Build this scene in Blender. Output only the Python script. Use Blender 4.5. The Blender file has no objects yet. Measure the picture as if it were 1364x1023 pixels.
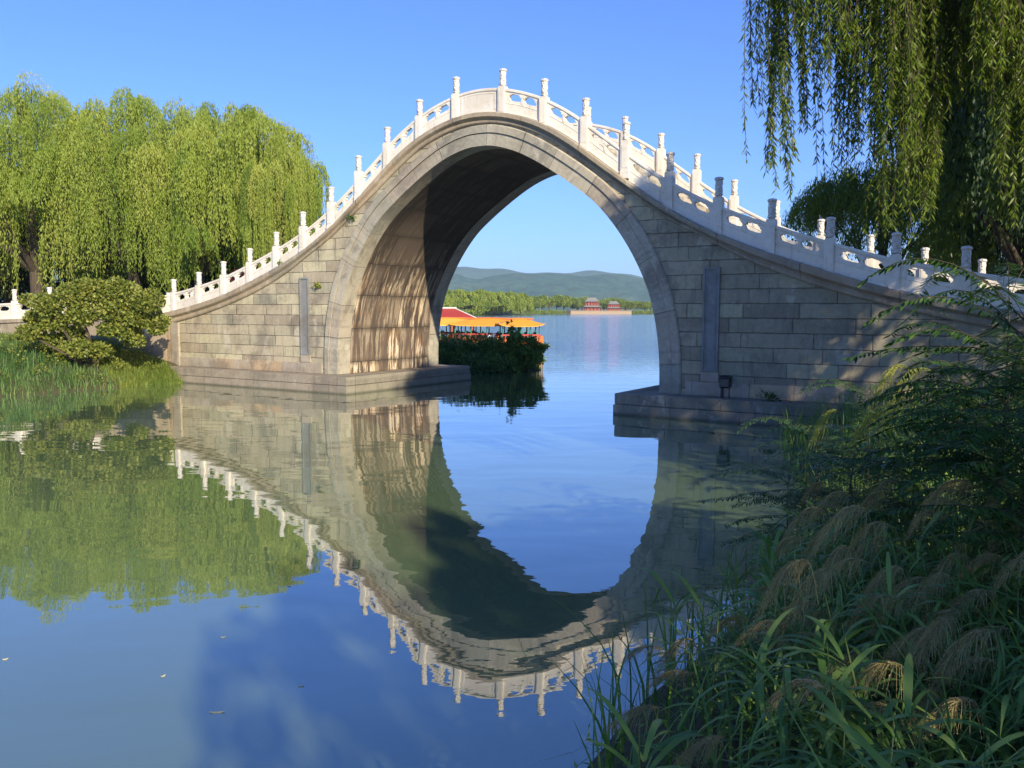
import bpy, math, random
import numpy as np
from mathutils import Vector, Matrix
from mathutils.geometry import tessellate_polygon

scene = bpy.context.scene
COL = scene.collection
rad = math.radians

# ------------------------------------------------------------------ camera
F_PX, YAW, PITCH, ROLL = 1128.0, 0.5600, 0.0872, 0.00227
CAM = np.array([15.164, -22.157, 2.9])
cd = bpy.data.cameras.new('camera'); cam = bpy.data.objects.new('camera', cd); COL.objects.link(cam)
cam.matrix_world = (Matrix.Translation(Vector(CAM)) @ Matrix.Rotation(YAW, 4, 'Z')
                    @ Matrix.Rotation(math.pi/2-PITCH, 4, 'X') @ Matrix.Rotation(ROLL, 4, 'Z'))
cd.sensor_width = 36.0; cd.lens = F_PX/1364*36; cd.clip_start = 0.05; cd.clip_end = 30000
scene.camera = cam

# ------------------------------------------------------------------ sky, sun, exposure
SUN = np.array([1.6, -1.0, 0.83]); SUN /= np.linalg.norm(SUN)
SUN_EL = math.asin(SUN[2]); SUN_AZ = math.atan2(SUN[0], SUN[1])
w = bpy.data.worlds.new('World'); scene.world = w; w.use_nodes = True
wt = w.node_tree; bg = wt.nodes['Background']
sky = wt.nodes.new('ShaderNodeTexSky'); sky.sky_type = 'NISHITA'; sky.sun_disc = False
sky.sun_elevation = SUN_EL; sky.sun_rotation = SUN_AZ
sky.air_density = 1.0; sky.dust_density = 0.3; sky.ozone_density = 3.0
hs = wt.nodes.new('ShaderNodeMix'); hs.data_type = 'RGBA'; hs.blend_type = 'MULTIPLY'; hs.inputs[0].default_value = 1.0
hs.inputs[7].default_value = (0.39, 0.61, 1.17, 1)      # deep clear autumn air
wt.links.new(sky.outputs[0], hs.inputs[6]); wt.links.new(hs.outputs[2], bg.inputs[0]); bg.inputs[1].default_value = 0.112
sd = bpy.data.lights.new('sun', 'SUN'); sun = bpy.data.objects.new('sun', sd); COL.objects.link(sun)
sd.energy = 5.0; sd.angle = rad(0.53); sd.color = (1.0, 0.87, 0.66)
sun.rotation_euler = Vector(SUN).to_track_quat('Z', 'Y').to_euler()
sun.location = (20, -20, 40)
vs = scene.view_settings
vs.view_transform = 'Standard'; vs.look = 'None'; vs.gamma = 1.0; vs.exposure = 0.82
scene.cycles.max_bounces = 8; scene.cycles.transparent_max_bounces = 8
scene.cycles.volume_bounces = 0

# ------------------------------------------------------------------ picture <-> world helpers
fwd = np.array([-math.sin(YAW), math.cos(YAW), 0.0]); rgt = np.array([math.cos(YAW), math.sin(YAW), 0.0])
CP, SP = math.cos(PITCH), math.sin(PITCH)
def at(px, D, z):
    """world point at horizontal distance D, height z, seen in column px"""
    zc = D*CP-(z-CAM[2])*SP
    p = CAM+D*fwd+(px-682)/F_PX*zc*rgt
    return np.array([p[0], p[1], z])
def zat(py, D):
    Y = (511.5-py)/F_PX
    return CAM[2]+(Y*D*CP-D*SP)/(CP+Y*SP)
def project(P):
    q = P-CAM; a = q@fwd; x = q@rgt; dz = q[:, 2]
    zc = a*CP-dz*SP; yc = a*SP+dz*CP
    zs = np.where(zc > 0.05, zc, 1e-3)
    return 682+F_PX*x/zs, 511.5-F_PX*yc/zs, zc

# ------------------------------------------------------------------ object helpers
def tag(o, label=None, cat=None, group=None, kind=None):
    if label: o['label'] = label
    if cat: o['category'] = cat
    if group: o['group'] = group
    if kind: o['kind'] = kind
    return o
def empty(name, loc=(0, 0, 0), rz=0.0, scale=1.0):
    o = bpy.data.objects.new(name, None); COL.objects.link(o)
    o.location = Vector(loc); o.rotation_euler = (0, 0, rz); o.scale = (scale,)*3
    o.empty_display_size = 0.3
    return o
def copy_tree(o, parent=None):
    c = o.copy(); COL.objects.link(c); c.parent = parent
    for ch in list(o.children): copy_tree(ch, c)
    return c
def mobj(name, V, F, mat, parent=None, uv=None, tone=None, smooth=False):
    """V (n,3); F list of faces or (m,k) array; uv per vertex; tone per vertex"""
    me = bpy.data.meshes.new(name)
    V = np.asarray(V, dtype=np.float32)
    if isinstance(F, np.ndarray):
        m, k = F.shape
        me.vertices.add(len(V)); me.vertices.foreach_set('co', V.ravel())
        me.loops.add(m*k); me.loops.foreach_set('vertex_index', F.astype(np.int32).ravel())
        me.polygons.add(m)
        me.polygons.foreach_set('loop_start', np.arange(0, m*k, k, dtype=np.int32))
        me.polygons.foreach_set('loop_total', np.full(m, k, dtype=np.int32))
        me.update(calc_edges=True)
    else:
        me.from_pydata(V.tolist(), [], F); me.update()
    if uv is not None:
        li = np.zeros(len(me.loops), dtype=np.int32); me.loops.foreach_get('vertex_index', li)
        lay = me.uv_layers.new(name='UVMap')
        lay.data.foreach_set('uv', np.asarray(uv, dtype=np.float32)[li].ravel())
    if tone is not None:
        a = me.attributes.new('tone', 'FLOAT', 'POINT'); a.data.foreach_set('value', np.asarray(tone, dtype=np.float32))
    if smooth: me.polygons.foreach_set('use_smooth', np.ones(len(me.polygons), dtype=bool))
    if mat: me.materials.append(mat)
    o = bpy.data.objects.new(name, me); COL.objects.link(o)
    if parent: o.parent = parent
    return o

class MB:
    def __init__(s): s.v = []; s.f = []; s.u = []
    def add(s, V, F, U=None):
        b = len(s.v); s.v += [tuple(p) for p in V]; s.f += [tuple(i+b for i in f) for f in F]
        s.u += [tuple(p) for p in U] if U is not None else [(p[0]+p[1], p[2]) for p in V]
    def box(s, x0, x1, y0, y1, z0, z1, ch=0.0):
        if ch <= 0:
            V = [(x, y, z) for z in (z0, z1) for (x, y) in ((x0, y0), (x1, y0), (x1, y1), (x0, y1))]
            s.add(V, [(0, 3, 2, 1), (4, 5, 6, 7), (0, 1, 5, 4), (1, 2, 6, 5), (2, 3, 7, 6), (3, 0, 4, 7)]); return
        def ring(i, z): return [(x0+i, y0+i, z), (x1-i, y0+i, z), (x1-i, y1-i, z), (x0+i, y1-i, z)]
        R = [ring(ch, z0), ring(0, z0+ch), ring(0, z1-ch), ring(ch, z1)]
        V = sum(R, []); Fc = [(3, 2, 1, 0), (12, 13, 14, 15)]
        for k in range(3):
            for i in range(4):
                j = (i+1) % 4; Fc.append((k*4+i, k*4+j, k*4+4+j, k*4+4+i))
        s.add(V, Fc)
    def obox(s, c, ax, size, ch=0.0):
        """box centred at c, length along unit ax (horizontal), size=(len,thick,h)"""
        b = len(s.v); l, t, h = size
        s.box(-l/2, l/2, -t/2, t/2, -h/2, h/2, ch)
        ay = (-ax[1], ax[0])
        for i in range(b, len(s.v)):
            x, y, z = s.v[i]
            s.v[i] = (c[0]+x*ax[0]+y*ay[0], c[1]+x*ax[1]+y*ay[1], c[2]+z)
    def tube(s, P, R, n=8, cap=True):
        P = [np.array(p, float) for p in P]; b0 = None; V = []; Fc = []
        for i, p in enumerate(P):
            d = P[min(i+1, len(P)-1)]-P[max(i-1, 0)]; d /= np.linalg.norm(d)+1e-9
            a = np.cross(d, (0, 0, 1) if abs(d[2]) < .9 else (1, 0, 0)); a /= np.linalg.norm(a); c = np.cross(d, a)
            for k in range(n):
                t = 2*math.pi*k/n; V.append(p+R[i]*(math.cos(t)*a+math.sin(t)*c))
        for i in range(len(P)-1):
            for k in range(n):
                j = (k+1) % n; Fc.append((i*n+k, i*n+j, (i+1)*n+j, (i+1)*n+k))
        if cap: Fc.append(tuple(range(n))[::-1]); Fc.append(tuple((len(P)-1)*n+k for k in range(n)))
        s.add(V, Fc)
    def lathe(s, prof, n=20, fn=None, c=(0, 0, 0)):
        V = []; Fc = []
        for (r, z) in prof:
            for k in range(n):
                t = 2*math.pi*k/n; rr = r+(fn(t, z) if fn else 0)
                V.append((c[0]+rr*math.cos(t), c[1]+rr*math.sin(t), c[2]+z))
        for i in range(len(prof)-1):
            for k in range(n):
                j = (k+1) % n; Fc.append((i*n+k, i*n+j, (i+1)*n+j, (i+1)*n+k))
        Fc.append(tuple((len(prof)-1)*n+k for k in range(n))); Fc.append(tuple(range(n))[::-1])
        s.add(V, Fc)
    def build(s, name, mat, parent=None, smooth=False):
        return mobj(name, s.v, s.f, mat, parent, uv=s.u, smooth=smooth)

def strips(P, W):
    """P (N,K,3) centre lines, W (N,K,3) half-width vectors -> quads"""
    N, K, _ = P.shape
    V = np.stack([P-W, P+W], 2).reshape(-1, 3)
    i = np.arange(N)[:, None]*K*2+np.arange(K-1)[None]*2
    F = np.stack([i, i+1, i+3, i+2], -1).reshape(-1, 4)
    return V, F
def leafq(C, D, S, L, Wd):
    """diamond leaves: base C, direction D, side S"""
    L = np.asarray(L).reshape(-1, 1); Wd = np.asarray(Wd).reshape(-1, 1)
    V = np.stack([C, C+D*L*.45+S*Wd, C+D*L, C+D*L*.45-S*Wd], 1).reshape(-1, 3)
    F = np.arange(len(C)*4).reshape(-1, 4)
    return V, F
def unit(a): return a/(np.linalg.norm(a, axis=-1, keepdims=True)+1e-9)
def rnd_dirs(rng, n): return unit(rng.normal(size=(n, 3)))
def perp(rng, D): return unit(np.cross(D, rnd_dirs(rng, len(D))))
def join_vf(parts):
    Vs = []; Fs = []; b = 0
    for V, F in parts:
        Vs.append(V); Fs.append(F+b); b += len(V)
    return np.concatenate(Vs), np.concatenate(Fs)

# ------------------------------------------------------------------ node helpers
class NT:
    def __init__(s, name):
        s.m = bpy.data.materials.new(name); s.m.use_nodes = True; s.t = s.m.node_tree; s.t.nodes.clear()
        s.out = s.t.nodes.new('ShaderNodeOutputMaterial')
    def n(s, typ, ins=None, **props):
        nd = s.t.nodes.new('ShaderNode'+typ)
        for k, v in props.items(): setattr(nd, k, v)
        for k, v in (ins or {}).items():
            so = nd.inputs[k]
            if isinstance(v, bpy.types.NodeSocket): s.t.links.new(v, so)
            else: so.default_value = v
        return nd
    def m_(s, op, a, b=None, c=None, clamp=False):
        ins = {0: a}
        if b is not None: ins[1] = b
        if c is not None: ins[2] = c
        return s.n('Math', ins, operation=op, use_clamp=clamp).outputs[0]
    def noise(s, vec, scale, detail=4, rough=.55, dist=0.0, dim='3D'):
        return s.n('TexNoise', {'Vector': vec, 'Scale': scale, 'Detail': detail, 'Roughness': rough, 'Distortion': dist}, noise_dimensions=dim).outputs[0]
    def ramp(s, fac, stops, interp='LINEAR'):
        r = s.n('ValToRGB', {0: fac}); r.color_ramp.interpolation = interp; e = r.color_ramp.elements
        while len(e) < len(stops): e.new(0.5)
        for i, (p, c) in enumerate(stops):
            e[i].position = p; e[i].color = tuple(c)+(1,) if len(c) == 3 else c
        return r.outputs[0]
    def fr(s, fac, a, b): return s.n('MapRange', {0: fac, 1: a, 2: b}, interpolation_type='SMOOTHSTEP').outputs[0]
    def mix(s, fac, a, b, blend='MIX'):
        nd = s.n('Mix', {0: fac}, data_type='RGBA', blend_type=blend)
        for idx, v in ((6, a), (7, b)):
            if isinstance(v, bpy.types.NodeSocket): s.t.links.new(v, nd.inputs[idx])
            else: nd.inputs[idx].default_value = tuple(v)+(1,) if len(v) == 3 else v
        return nd.outputs[2]
    def vec(s, x, y, z=0.0): return s.n('CombineXYZ', {0: x, 1: y, 2: z}).outputs[0]
    def sep(s, v): o = s.n('SeparateXYZ', {0: v}).outputs; return o[0], o[1], o[2]
    def surf(s, sh): s.t.links.new(sh, s.out.inputs[0]); return s.m
    def pbr(s, col, rough=.85, bump=None, bstr=.5, bdist=.02, spec=.3, normal=None, **kw):
        ins = {'Base Color': col if isinstance(col, bpy.types.NodeSocket) else tuple(col)+(1,), 'Roughness': rough, 'Specular IOR Level': spec}
        ins.update(kw)
        if bump is not None:
            ins['Normal'] = s.n('Bump', {'Height': bump, 'Strength': bstr, 'Distance': bdist}).outputs[0]
        return s.surf(s.n('BsdfPrincipled', ins).outputs[0])

def block_pattern(t, x, z, h, wd, joint):
    """returns block random colour socket (3 randoms) and joint mask"""
    pos = t.vec(x, z, 0.0)
    wob = t.m_('MULTIPLY', t.m_('SUBTRACT', t.noise(pos, 2.2, 2), .5), .05)
    z2 = t.m_('ADD', z, wob)
    if h:
        zr = t.m_('DIVIDE', z2, h); row = t.m_('FLOOR', zr); fz = t.m_('FRACT', zr)
        dz = t.m_('MULTIPLY', t.m_('MINIMUM', fz, t.m_('SUBTRACT', 1.0, fz)), h)
    else:
        row = 0.0; dz = None
    ro = t.n('TexWhiteNoise', {1: row}, noise_dimensions='1D').outputs[0]
    x1 = t.m_('ADD', x, t.m_('MULTIPLY', ro, 9.0))
    var = t.m_('MULTIPLY', t.m_('SUBTRACT', t.noise(t.vec(x1, t.m_('MULTIPLY', row, 3.7), 0.0), .45, 1), .5), 1.6)
    xr = t.m_('DIVIDE', t.m_('ADD', x1, var), wd); col = t.m_('FLOOR', xr); fx = t.m_('FRACT', xr)
    dx = t.m_('MULTIPLY', t.m_('MINIMUM', fx, t.m_('SUBTRACT', 1.0, fx)), wd)
    d = t.m_('MINIMUM', dx, dz) if dz is not None else dx
    jw = t.m_('MULTIPLY', t.noise(pos, 1.7, 2), joint*2)
    jm = t.m_('SUBTRACT', 1.0, t.m_('MINIMUM', t.m_('DIVIDE', d, jw), 1.0))
    rn = t.n('TexWhiteNoise', {0: t.vec(col, row, 0.0)}, noise_dimensions='2D')
    return rn.outputs[0], rn.outputs[1], jm

def coords(t, kind):
    tc = t.n('TexCoord')
    if kind == 'UV':
        x, z, _ = t.sep(tc.outputs['UV']); return x, z, tc.outputs['UV'], tc
    x, y, z = t.sep(tc.outputs['Object']); return x, z, tc.outputs['Object'], tc

def stone_mat(name, kind, h, wd, joint, stops, streak=.5, grime=(.12, .11, .095), bstr=.7, wet=True, tint=None, shade_right=False):
    t = NT(name); x, z, vec, tc = coords(t, kind)
    r1, rc, jm = block_pattern(t, x, z, h, wd, joint)
    base = t.ramp(r1, stops)
    n1 = t.noise(vec, 1.1, 6, .6); n2 = t.noise(vec, 9.0, 6, .65); n3 = t.noise(vec, 45.0, 4, .7)
    col = t.mix(t.m_('MULTIPLY', t.fr(n2, .35, .75), .45), base, (.62, .58, .5), 'MULTIPLY')
    col = t.mix(t.m_('MULTIPLY', t.fr(n1, .42, .72), .6), col, tint or (.66, .64, .6), 'MULTIPLY')
    rx = t.sep(rc)[0]
    col = t.mix(.35, col, t.ramp(rx, [(0, (1.12, .90, .80)), (.3, (.96, .96, .96)), (.6, (1.08, 1.02, .90)), (.8, (.86, .96, .88)), (1, (1.0, .92, .88))]), 'MULTIPLY')
    if shade_right:
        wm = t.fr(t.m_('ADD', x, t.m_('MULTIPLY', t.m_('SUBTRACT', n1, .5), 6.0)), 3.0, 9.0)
        col = t.mix(wm, col, (.74, .77, .78), 'MULTIPLY')  # stone greyed and darkened to the right, painting in the tree shade
    # run-down streaks
    sv = t.vec(t.m_('MULTIPLY', x, 5.5), t.m_('MULTIPLY', z, .45), t.m_('MULTIPLY', r1, 3.0))
    st = t.fr(t.noise(sv, 1.0, 5, .65), .5, .8)
    col = t.mix(t.m_('MULTIPLY', st, streak), col, grime)
    lt = t.fr(t.noise(t.vec(t.m_('MULTIPLY', x, 3.3), t.m_('MULTIPLY', z, .6), 7.0), 1.0, 4, .6), .6, .8)
    col = t.mix(t.m_('MULTIPLY', lt, .35), col, (.55, .52, .45))
    col = t.mix(t.m_('MULTIPLY', t.fr(n3, .55, .8), .35), col, (.2, .18, .15))
    # blotches and lime bloom that run across the joints
    bl = t.noise(vec, .75, 7, .72, .4)
    col = t.mix(t.m_('MULTIPLY', t.fr(bl, .50, .62), .55), col, (.15, .135, .11))
    bw = t.noise(t.vec(t.m_('MULTIPLY', x, 1.3), t.m_('MULTIPLY', z, .7), 21.0), 1.0, 6, .7, .3)
    col = t.mix(t.m_('MULTIPLY', t.fr(bw, .55, .66), .38), col, (.60, .55, .44))
    if wet:
        zz = t.sep(t.n('NewGeometry').outputs['Position'])[2]
        wl = t.m_('SUBTRACT', 1.0, t.fr(t.m_('ADD', zz, t.m_('MULTIPLY', n2, .12)), .05, .17))
        col = t.mix(t.m_('MULTIPLY', wl, .8), col, (.06, .06, .04))
    col = t.mix(t.m_('MULTIPLY', jm, t.m_('ADD', .35, t.m_('MULTIPLY', t.fr(n1, .35, .6), .5))), col, (.06, .05, .04))
    hgt = t.m_('SUBTRACT', t.m_('ADD', t.m_('MULTIPLY', n2, .6), t.m_('ADD', t.m_('MULTIPLY', n3, .18), t.m_('MULTIPLY', r1, .3))), jm)
    return t.pbr(col, .82, hgt, bstr, .03)

M = {}
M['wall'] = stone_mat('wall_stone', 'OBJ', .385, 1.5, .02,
    [(0, (.30, .275, .205)), (.2, (.48, .425, .29)), (.4, (.43, .375, .265)), (.6, (.37, .35, .255)), (.8, (.56, .49, .33)), (1, (.39, .34, .25))], .7, shade_right=True)
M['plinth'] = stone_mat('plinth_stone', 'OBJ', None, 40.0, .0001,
    [(0, (.27, .24, .18)), (.5, (.32, .275, .21)), (1, (.25, .23, .18))], .95, shade_right=True)
M['base'] = stone_mat('base_course_stone', 'OBJ', None, 1.25, .012,
    [(0, (.42, .36, .26)), (.35, (.38, .34, .27)), (.6, (.46, .34, .21)), (1, (.37, .335, .28))], .3, grime=(.3, .2, .12))
M['ring'] = stone_mat('arch_ring_stone', 'UV', None, 1.35, .013,
    [(0, (.38, .355, .285)), (.4, (.46, .42, .325)), (.7, (.33, .32, .27)), (1, (.42, .375, .29))], .5, wet=False)
M['cornice'] = stone_mat('cornice_stone', 'UV', None, 2.4, .016,
    [(0, (.42, .36, .26)), (.5, (.38, .31, .22)), (1, (.35, .31, .235))], .5, grime=(.22, .17, .12), wet=False)
M['tablet'] = stone_mat('tablet_stone', 'OBJ', None, 40.0, .0001,
    [(0, (.24, .25, .25)), (1, (.25, .255, .255))], .25, wet=False)
M['step'] = stone_mat('step_stone', 'UV', None, 1.1, .01, [(0, (.4, .37, .31)), (1, (.45, .41, .34))], .2, wet=False)

def marble_mat():
    t = NT('white_marble'); tc = t.n('TexCoord'); vec = tc.outputs['Object']; x, y, z = t.sep(vec)
    rnd = t.n('ObjectInfo').outputs['Random']
    pv = t.n('VectorMath', {0: t.n('NewGeometry').outputs['Position'], 1: (0, 0, 0)}, operation='ADD').outputs[0]
    n1 = t.noise(pv, .9, 5, .6); n2 = t.noise(pv, 7, 6, .65); n3 = t.noise(pv, 30, 4, .7)
    col = t.ramp(rnd, [(0, (.72, .67, .55)), (.5, (.78, .73, .62)), (1, (.70, .66, .57))])
    col = t.mix(t.m_('MULTIPLY', t.fr(n1, .45, .7), .5), col, (.78, .70, .58), 'MULTIPLY')
    col = t.mix(t.m_('MULTIPLY', t.fr(n2, .5, .75), .4), col, (.40, .36, .29))
    px, py, pz = t.sep(pv)
    st = t.fr(t.noise(t.vec(t.m_('MULTIPLY', px, 9), t.m_('MULTIPLY', py, 9), t.m_('MULTIPLY', pz, .8)), 1, 5, .6), .55, .8)
    col = t.mix(t.m_('MULTIPLY', st, .55), col, (.30, .26, .20))
    return t.pbr(col, .6, t.m_('ADD', n2, t.m_('MULTIPLY', n3, .5)), .35, .02, spec=.35)
M['marble'] = marble_mat()

def carved_mat():
    t = NT('carved_marble'); tc = t.n('TexCoord'); vec = tc.outputs['Object']
    pv = t.n('NewGeometry').outputs['Position']
    vo = t.n('TexVoronoi', {'Vector': vec, 'Scale': 17.0}, feature='SMOOTH_F1').outputs['Distance']
    n2 = t.noise(pv, 12, 5, .6)
    col = t.mix(t.m_('MULTIPLY', t.fr(vo, .35, .75), .45), (.66, .62, .54), (.30, .27, .21))
    col = t.mix(t.m_('MULTIPLY', t.fr(n2, .5, .75), .35), col, (.35, .32, .27))
    return t.pbr(col, .6, t.m_('SUBTRACT', 1.0, vo), 1.0, .05, spec=.35)
M['carved'] = carved_mat()

def vault_mat():
    # UV: x = across the bridge, y = arc length from the crown
    t = NT('vault_stone'); x, s_, vec, tc = coords(t, 'UV')
    h = 1.22
    sr = t.m_('DIVIDE', t.m_('ADD', s_, .35), h); row = t.m_('FLOOR', sr); fs = t.m_('FRACT', sr)
    ds = t.m_('MULTIPLY', t.m_('MINIMUM', fs, t.m_('SUBTRACT', 1.0, fs)), h)
    ro = t.n('TexWhiteNoise', {1: row}, noise_dimensions='1D').outputs[0]
    xr = t.m_('DIVIDE', t.m_('ADD', x, t.m_('MULTIPLY', ro, 5.0)), .72); cc = t.m_('FLOOR', xr); fx = t.m_('FRACT', xr)
    dx = t.m_('MULTIPLY', t.m_('MINIMUM', fx, t.m_('SUBTRACT', 1.0, fx)), .72)
    jm = t.m_('SUBTRACT', 1.0, t.m_('MINIMUM', t.m_('DIVIDE', t.m_('MINIMUM', dx, ds), .013), 1.0))
    r1 = t.n('TexWhiteNoise', {0: t.vec(cc, row, 0.0)}, noise_dimensions='2D').outputs[0]
    wob = t.m_('MULTIPLY', t.noise(vec, .5, 2), .16)
    xw = t.m_('ADD', x, wob)
    a = t.noise(t.vec(t.m_('MULTIPLY', xw, 4.5), t.m_('MULTIPLY', s_, .5), t.m_('MULTIPLY', r1, 1.6)), 1, 7, .62)
    b = t.noise(t.vec(t.m_('MULTIPLY', xw, 9.0), t.m_('MULTIPLY', s_, .8), t.m_('MULTIPLY', r1, 1.0)), 1, 6, .65)
    c = t.noise(t.vec(t.m_('MULTIPLY', xw, 3.0), t.m_('MULTIPLY', s_, .8), 11.0), 1, 5, .6)
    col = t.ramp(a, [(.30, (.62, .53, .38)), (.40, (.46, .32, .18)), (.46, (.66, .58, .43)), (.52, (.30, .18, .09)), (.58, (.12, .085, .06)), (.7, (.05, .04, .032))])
    col = t.mix(t.m_('MULTIPLY', t.fr(b, .49, .56), .9), col, (.07, .055, .045))
    col = t.mix(t.m_('MULTIPLY', t.fr(t.m_('SUBTRACT', 1.0, b), .55, .72), .5), col, (.68, .60, .48))
    # higher courses blacker: soot and seepage, plus the vault's shade put into the colour
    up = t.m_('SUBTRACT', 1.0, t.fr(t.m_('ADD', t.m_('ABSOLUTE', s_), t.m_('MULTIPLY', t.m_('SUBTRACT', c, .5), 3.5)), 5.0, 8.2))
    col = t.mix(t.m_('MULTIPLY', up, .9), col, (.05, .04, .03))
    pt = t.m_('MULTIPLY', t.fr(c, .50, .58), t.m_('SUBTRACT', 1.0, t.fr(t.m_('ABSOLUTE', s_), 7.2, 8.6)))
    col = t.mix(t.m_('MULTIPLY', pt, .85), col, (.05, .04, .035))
    col = t.mix(t.m_('MULTIPLY', t.fr(t.m_('ADD', r1, t.m_('MULTIPLY', ro, .4)), .75, 1.1), .6), col, (.13, .10, .075))
    col = t.mix(t.m_('MULTIPLY', t.m_('SUBTRACT', 1.0, t.fr(t.m_('ADD', ds, t.m_('MULTIPLY', b, .25)), .12, .32)), .55), col, (.05, .04, .03))
    col = t.mix(t.m_('MULTIPLY', jm, .8), col, (.04, .035, .03))
    hg = t.m_('SUBTRACT', t.m_('ADD', t.m_('MULTIPLY', b, .4), t.m_('MULTIPLY', r1, .35)), jm)
    return t.pbr(col, .8, hg, .7, .03)
M['vault'] = vault_mat()

def leaf_mat(name, stops, trans=.35, rough=.55, obj_var=.0):
    t = NT(name); a = t.n('Attribute', attribute_name='tone').outputs['Fac']
    pv = t.n('NewGeometry').outputs['Position']
    n = t.noise(pv, .55, 2)
    f = t.m_('ADD', t.m_('MULTIPLY', a, .62), t.m_('MULTIPLY', n, .38))
    col = t.ramp(f, stops)
    p = t.n('BsdfPrincipled', {'Base Color': col, 'Roughness': rough, 'Specular IOR Level': .3}).outputs[0]
    tcol = t.mix(1.0, col, (1.0, 1.05, .55), 'MULTIPLY')
    tr = t.n('BsdfTranslucent', {'Color': tcol}).outputs[0]
    return t.surf(t.n('MixShader', {0: trans, 1: p, 2: tr}).outputs[0])
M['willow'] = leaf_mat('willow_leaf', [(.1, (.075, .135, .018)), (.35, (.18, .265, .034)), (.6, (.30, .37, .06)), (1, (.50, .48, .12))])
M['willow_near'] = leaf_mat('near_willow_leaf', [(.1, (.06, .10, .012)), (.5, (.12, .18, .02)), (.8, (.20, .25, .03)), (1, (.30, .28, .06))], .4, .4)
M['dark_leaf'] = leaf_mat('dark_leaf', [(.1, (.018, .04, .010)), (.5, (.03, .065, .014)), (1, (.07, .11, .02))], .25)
M['bush_leaf'] = leaf_mat('bush_leaf', [(.1, (.06, .10, .015)), (.45, (.15, .19, .03)), (.75, (.28, .29, .06)), (1, (.46, .42, .12))], .3, .45)
M['grass'] = leaf_mat('grass_blade', [(.15, (.035, .09, .025)), (.45, (.09, .19, .05)), (.7, (.18, .29, .09)), (.95, (.42, .42, .20))], .35)
M['grass_yel'] = leaf_mat('yellow_grass_blade', [(.1, (.10, .17, .03)), (.5, (.18, .25, .04)), (1, (.40, .36, .12))], .35)
M['reed_leaf'] = leaf_mat('reed_leaf', [(.1, (.06, .14, .035)), (.5, (.13, .25, .055)), (.8, (.26, .37, .085)), (1, (.52, .46, .18))], .35, .4)
M['fern_leaf'] = leaf_mat('pinnate_leaf', [(.1, (.028, .065, .015)), (.5, (.05, .12, .026)), (1, (.14, .22, .045))], .3, .4)
M['plume'] = leaf_mat('reed_plume', [(.1, (.24, .18, .075)), (.5, (.38, .30, .13)), (1, (.62, .52, .24))], .35, .7)
M['plume_gold'] = leaf_mat('golden_plume', [(.1, (.50, .30, .13)), (.5, (.62, .42, .2)), (1, (.75, .55, .28))], .35, .7)  # brighter plume colour with the sunlight painted in
M['plume_green'] = leaf_mat('green_plume', [(.1, (.30, .32, .06)), (.5, (.40, .42, .09)), (1, (.55, .52, .16))], .5, .6)
M['mid_leaf'] = leaf_mat('mid_leaf', [(.1, (.05, .11, .02)), (.5, (.11, .20, .04)), (1, (.27, .36, .08))], .25)
M['red_leaf'] = leaf_mat('red_leaf', [(.1, (.08, .012, .015)), (1, (.18, .03, .03))], .3)
M['far_leaf'] = leaf_mat('far_tree_leaf', [(.1, (.10, .16, .02)), (.5, (.20, .27, .035)), (1, (.34, .38, .06))], .3)

def bark_mat():
    t = NT('bark'); pv = t.n('TexCoord').outputs['Object']; x, y, z = t.sep(pv)
    n = t.noise(t.vec(t.m_('MULTIPLY', x, 8), t.m_('MULTIPLY', y, 8), t.m_('MULTIPLY', z, 1.5)), 1, 6, .65)
    return t.pbr(t.ramp(n, [(.3, (.03, .024, .018)), (.7, (.11, .085, .06))]), .9, n, .9, .06)
M['bark'] = bark_mat()
def ground_mat():
    t = NT('earth'); pv = t.n('NewGeometry').outputs['Position']
    n = t.noise(pv, .8, 6, .65); n2 = t.noise(pv, 7, 5, .7)
    col = t.ramp(n, [(.3, (.05, .06, .02)), (.5, (.085, .085, .035)), (.7, (.13, .10, .06))])
    col = t.mix(t.m_('MULTIPLY', n2, .6), col, (.04, .035, .02))
    return t.pbr(col, .95, n2, .8, .08)
M['ground'] = ground_mat()
def hill_mat():
    t = NT('wooded_hillside'); pv = t.n('NewGeometry').outputs['Position']
    n = t.noise(pv, .006, 8, .65); n2 = t.noise(pv, .03, 6, .75)
    col = t.ramp(n, [(.3, (.02, .08, .05)), (.5, (.045, .13, .075)), (.7, (.10, .17, .09))])
    col = t.mix(t.m_('MULTIPLY', t.fr(n2, .42, .62), .75), col, (.015, .045, .025))
    return t.pbr(col, .95, n2, 1.0, 22.0)
M['hill'] = hill_mat()

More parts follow.
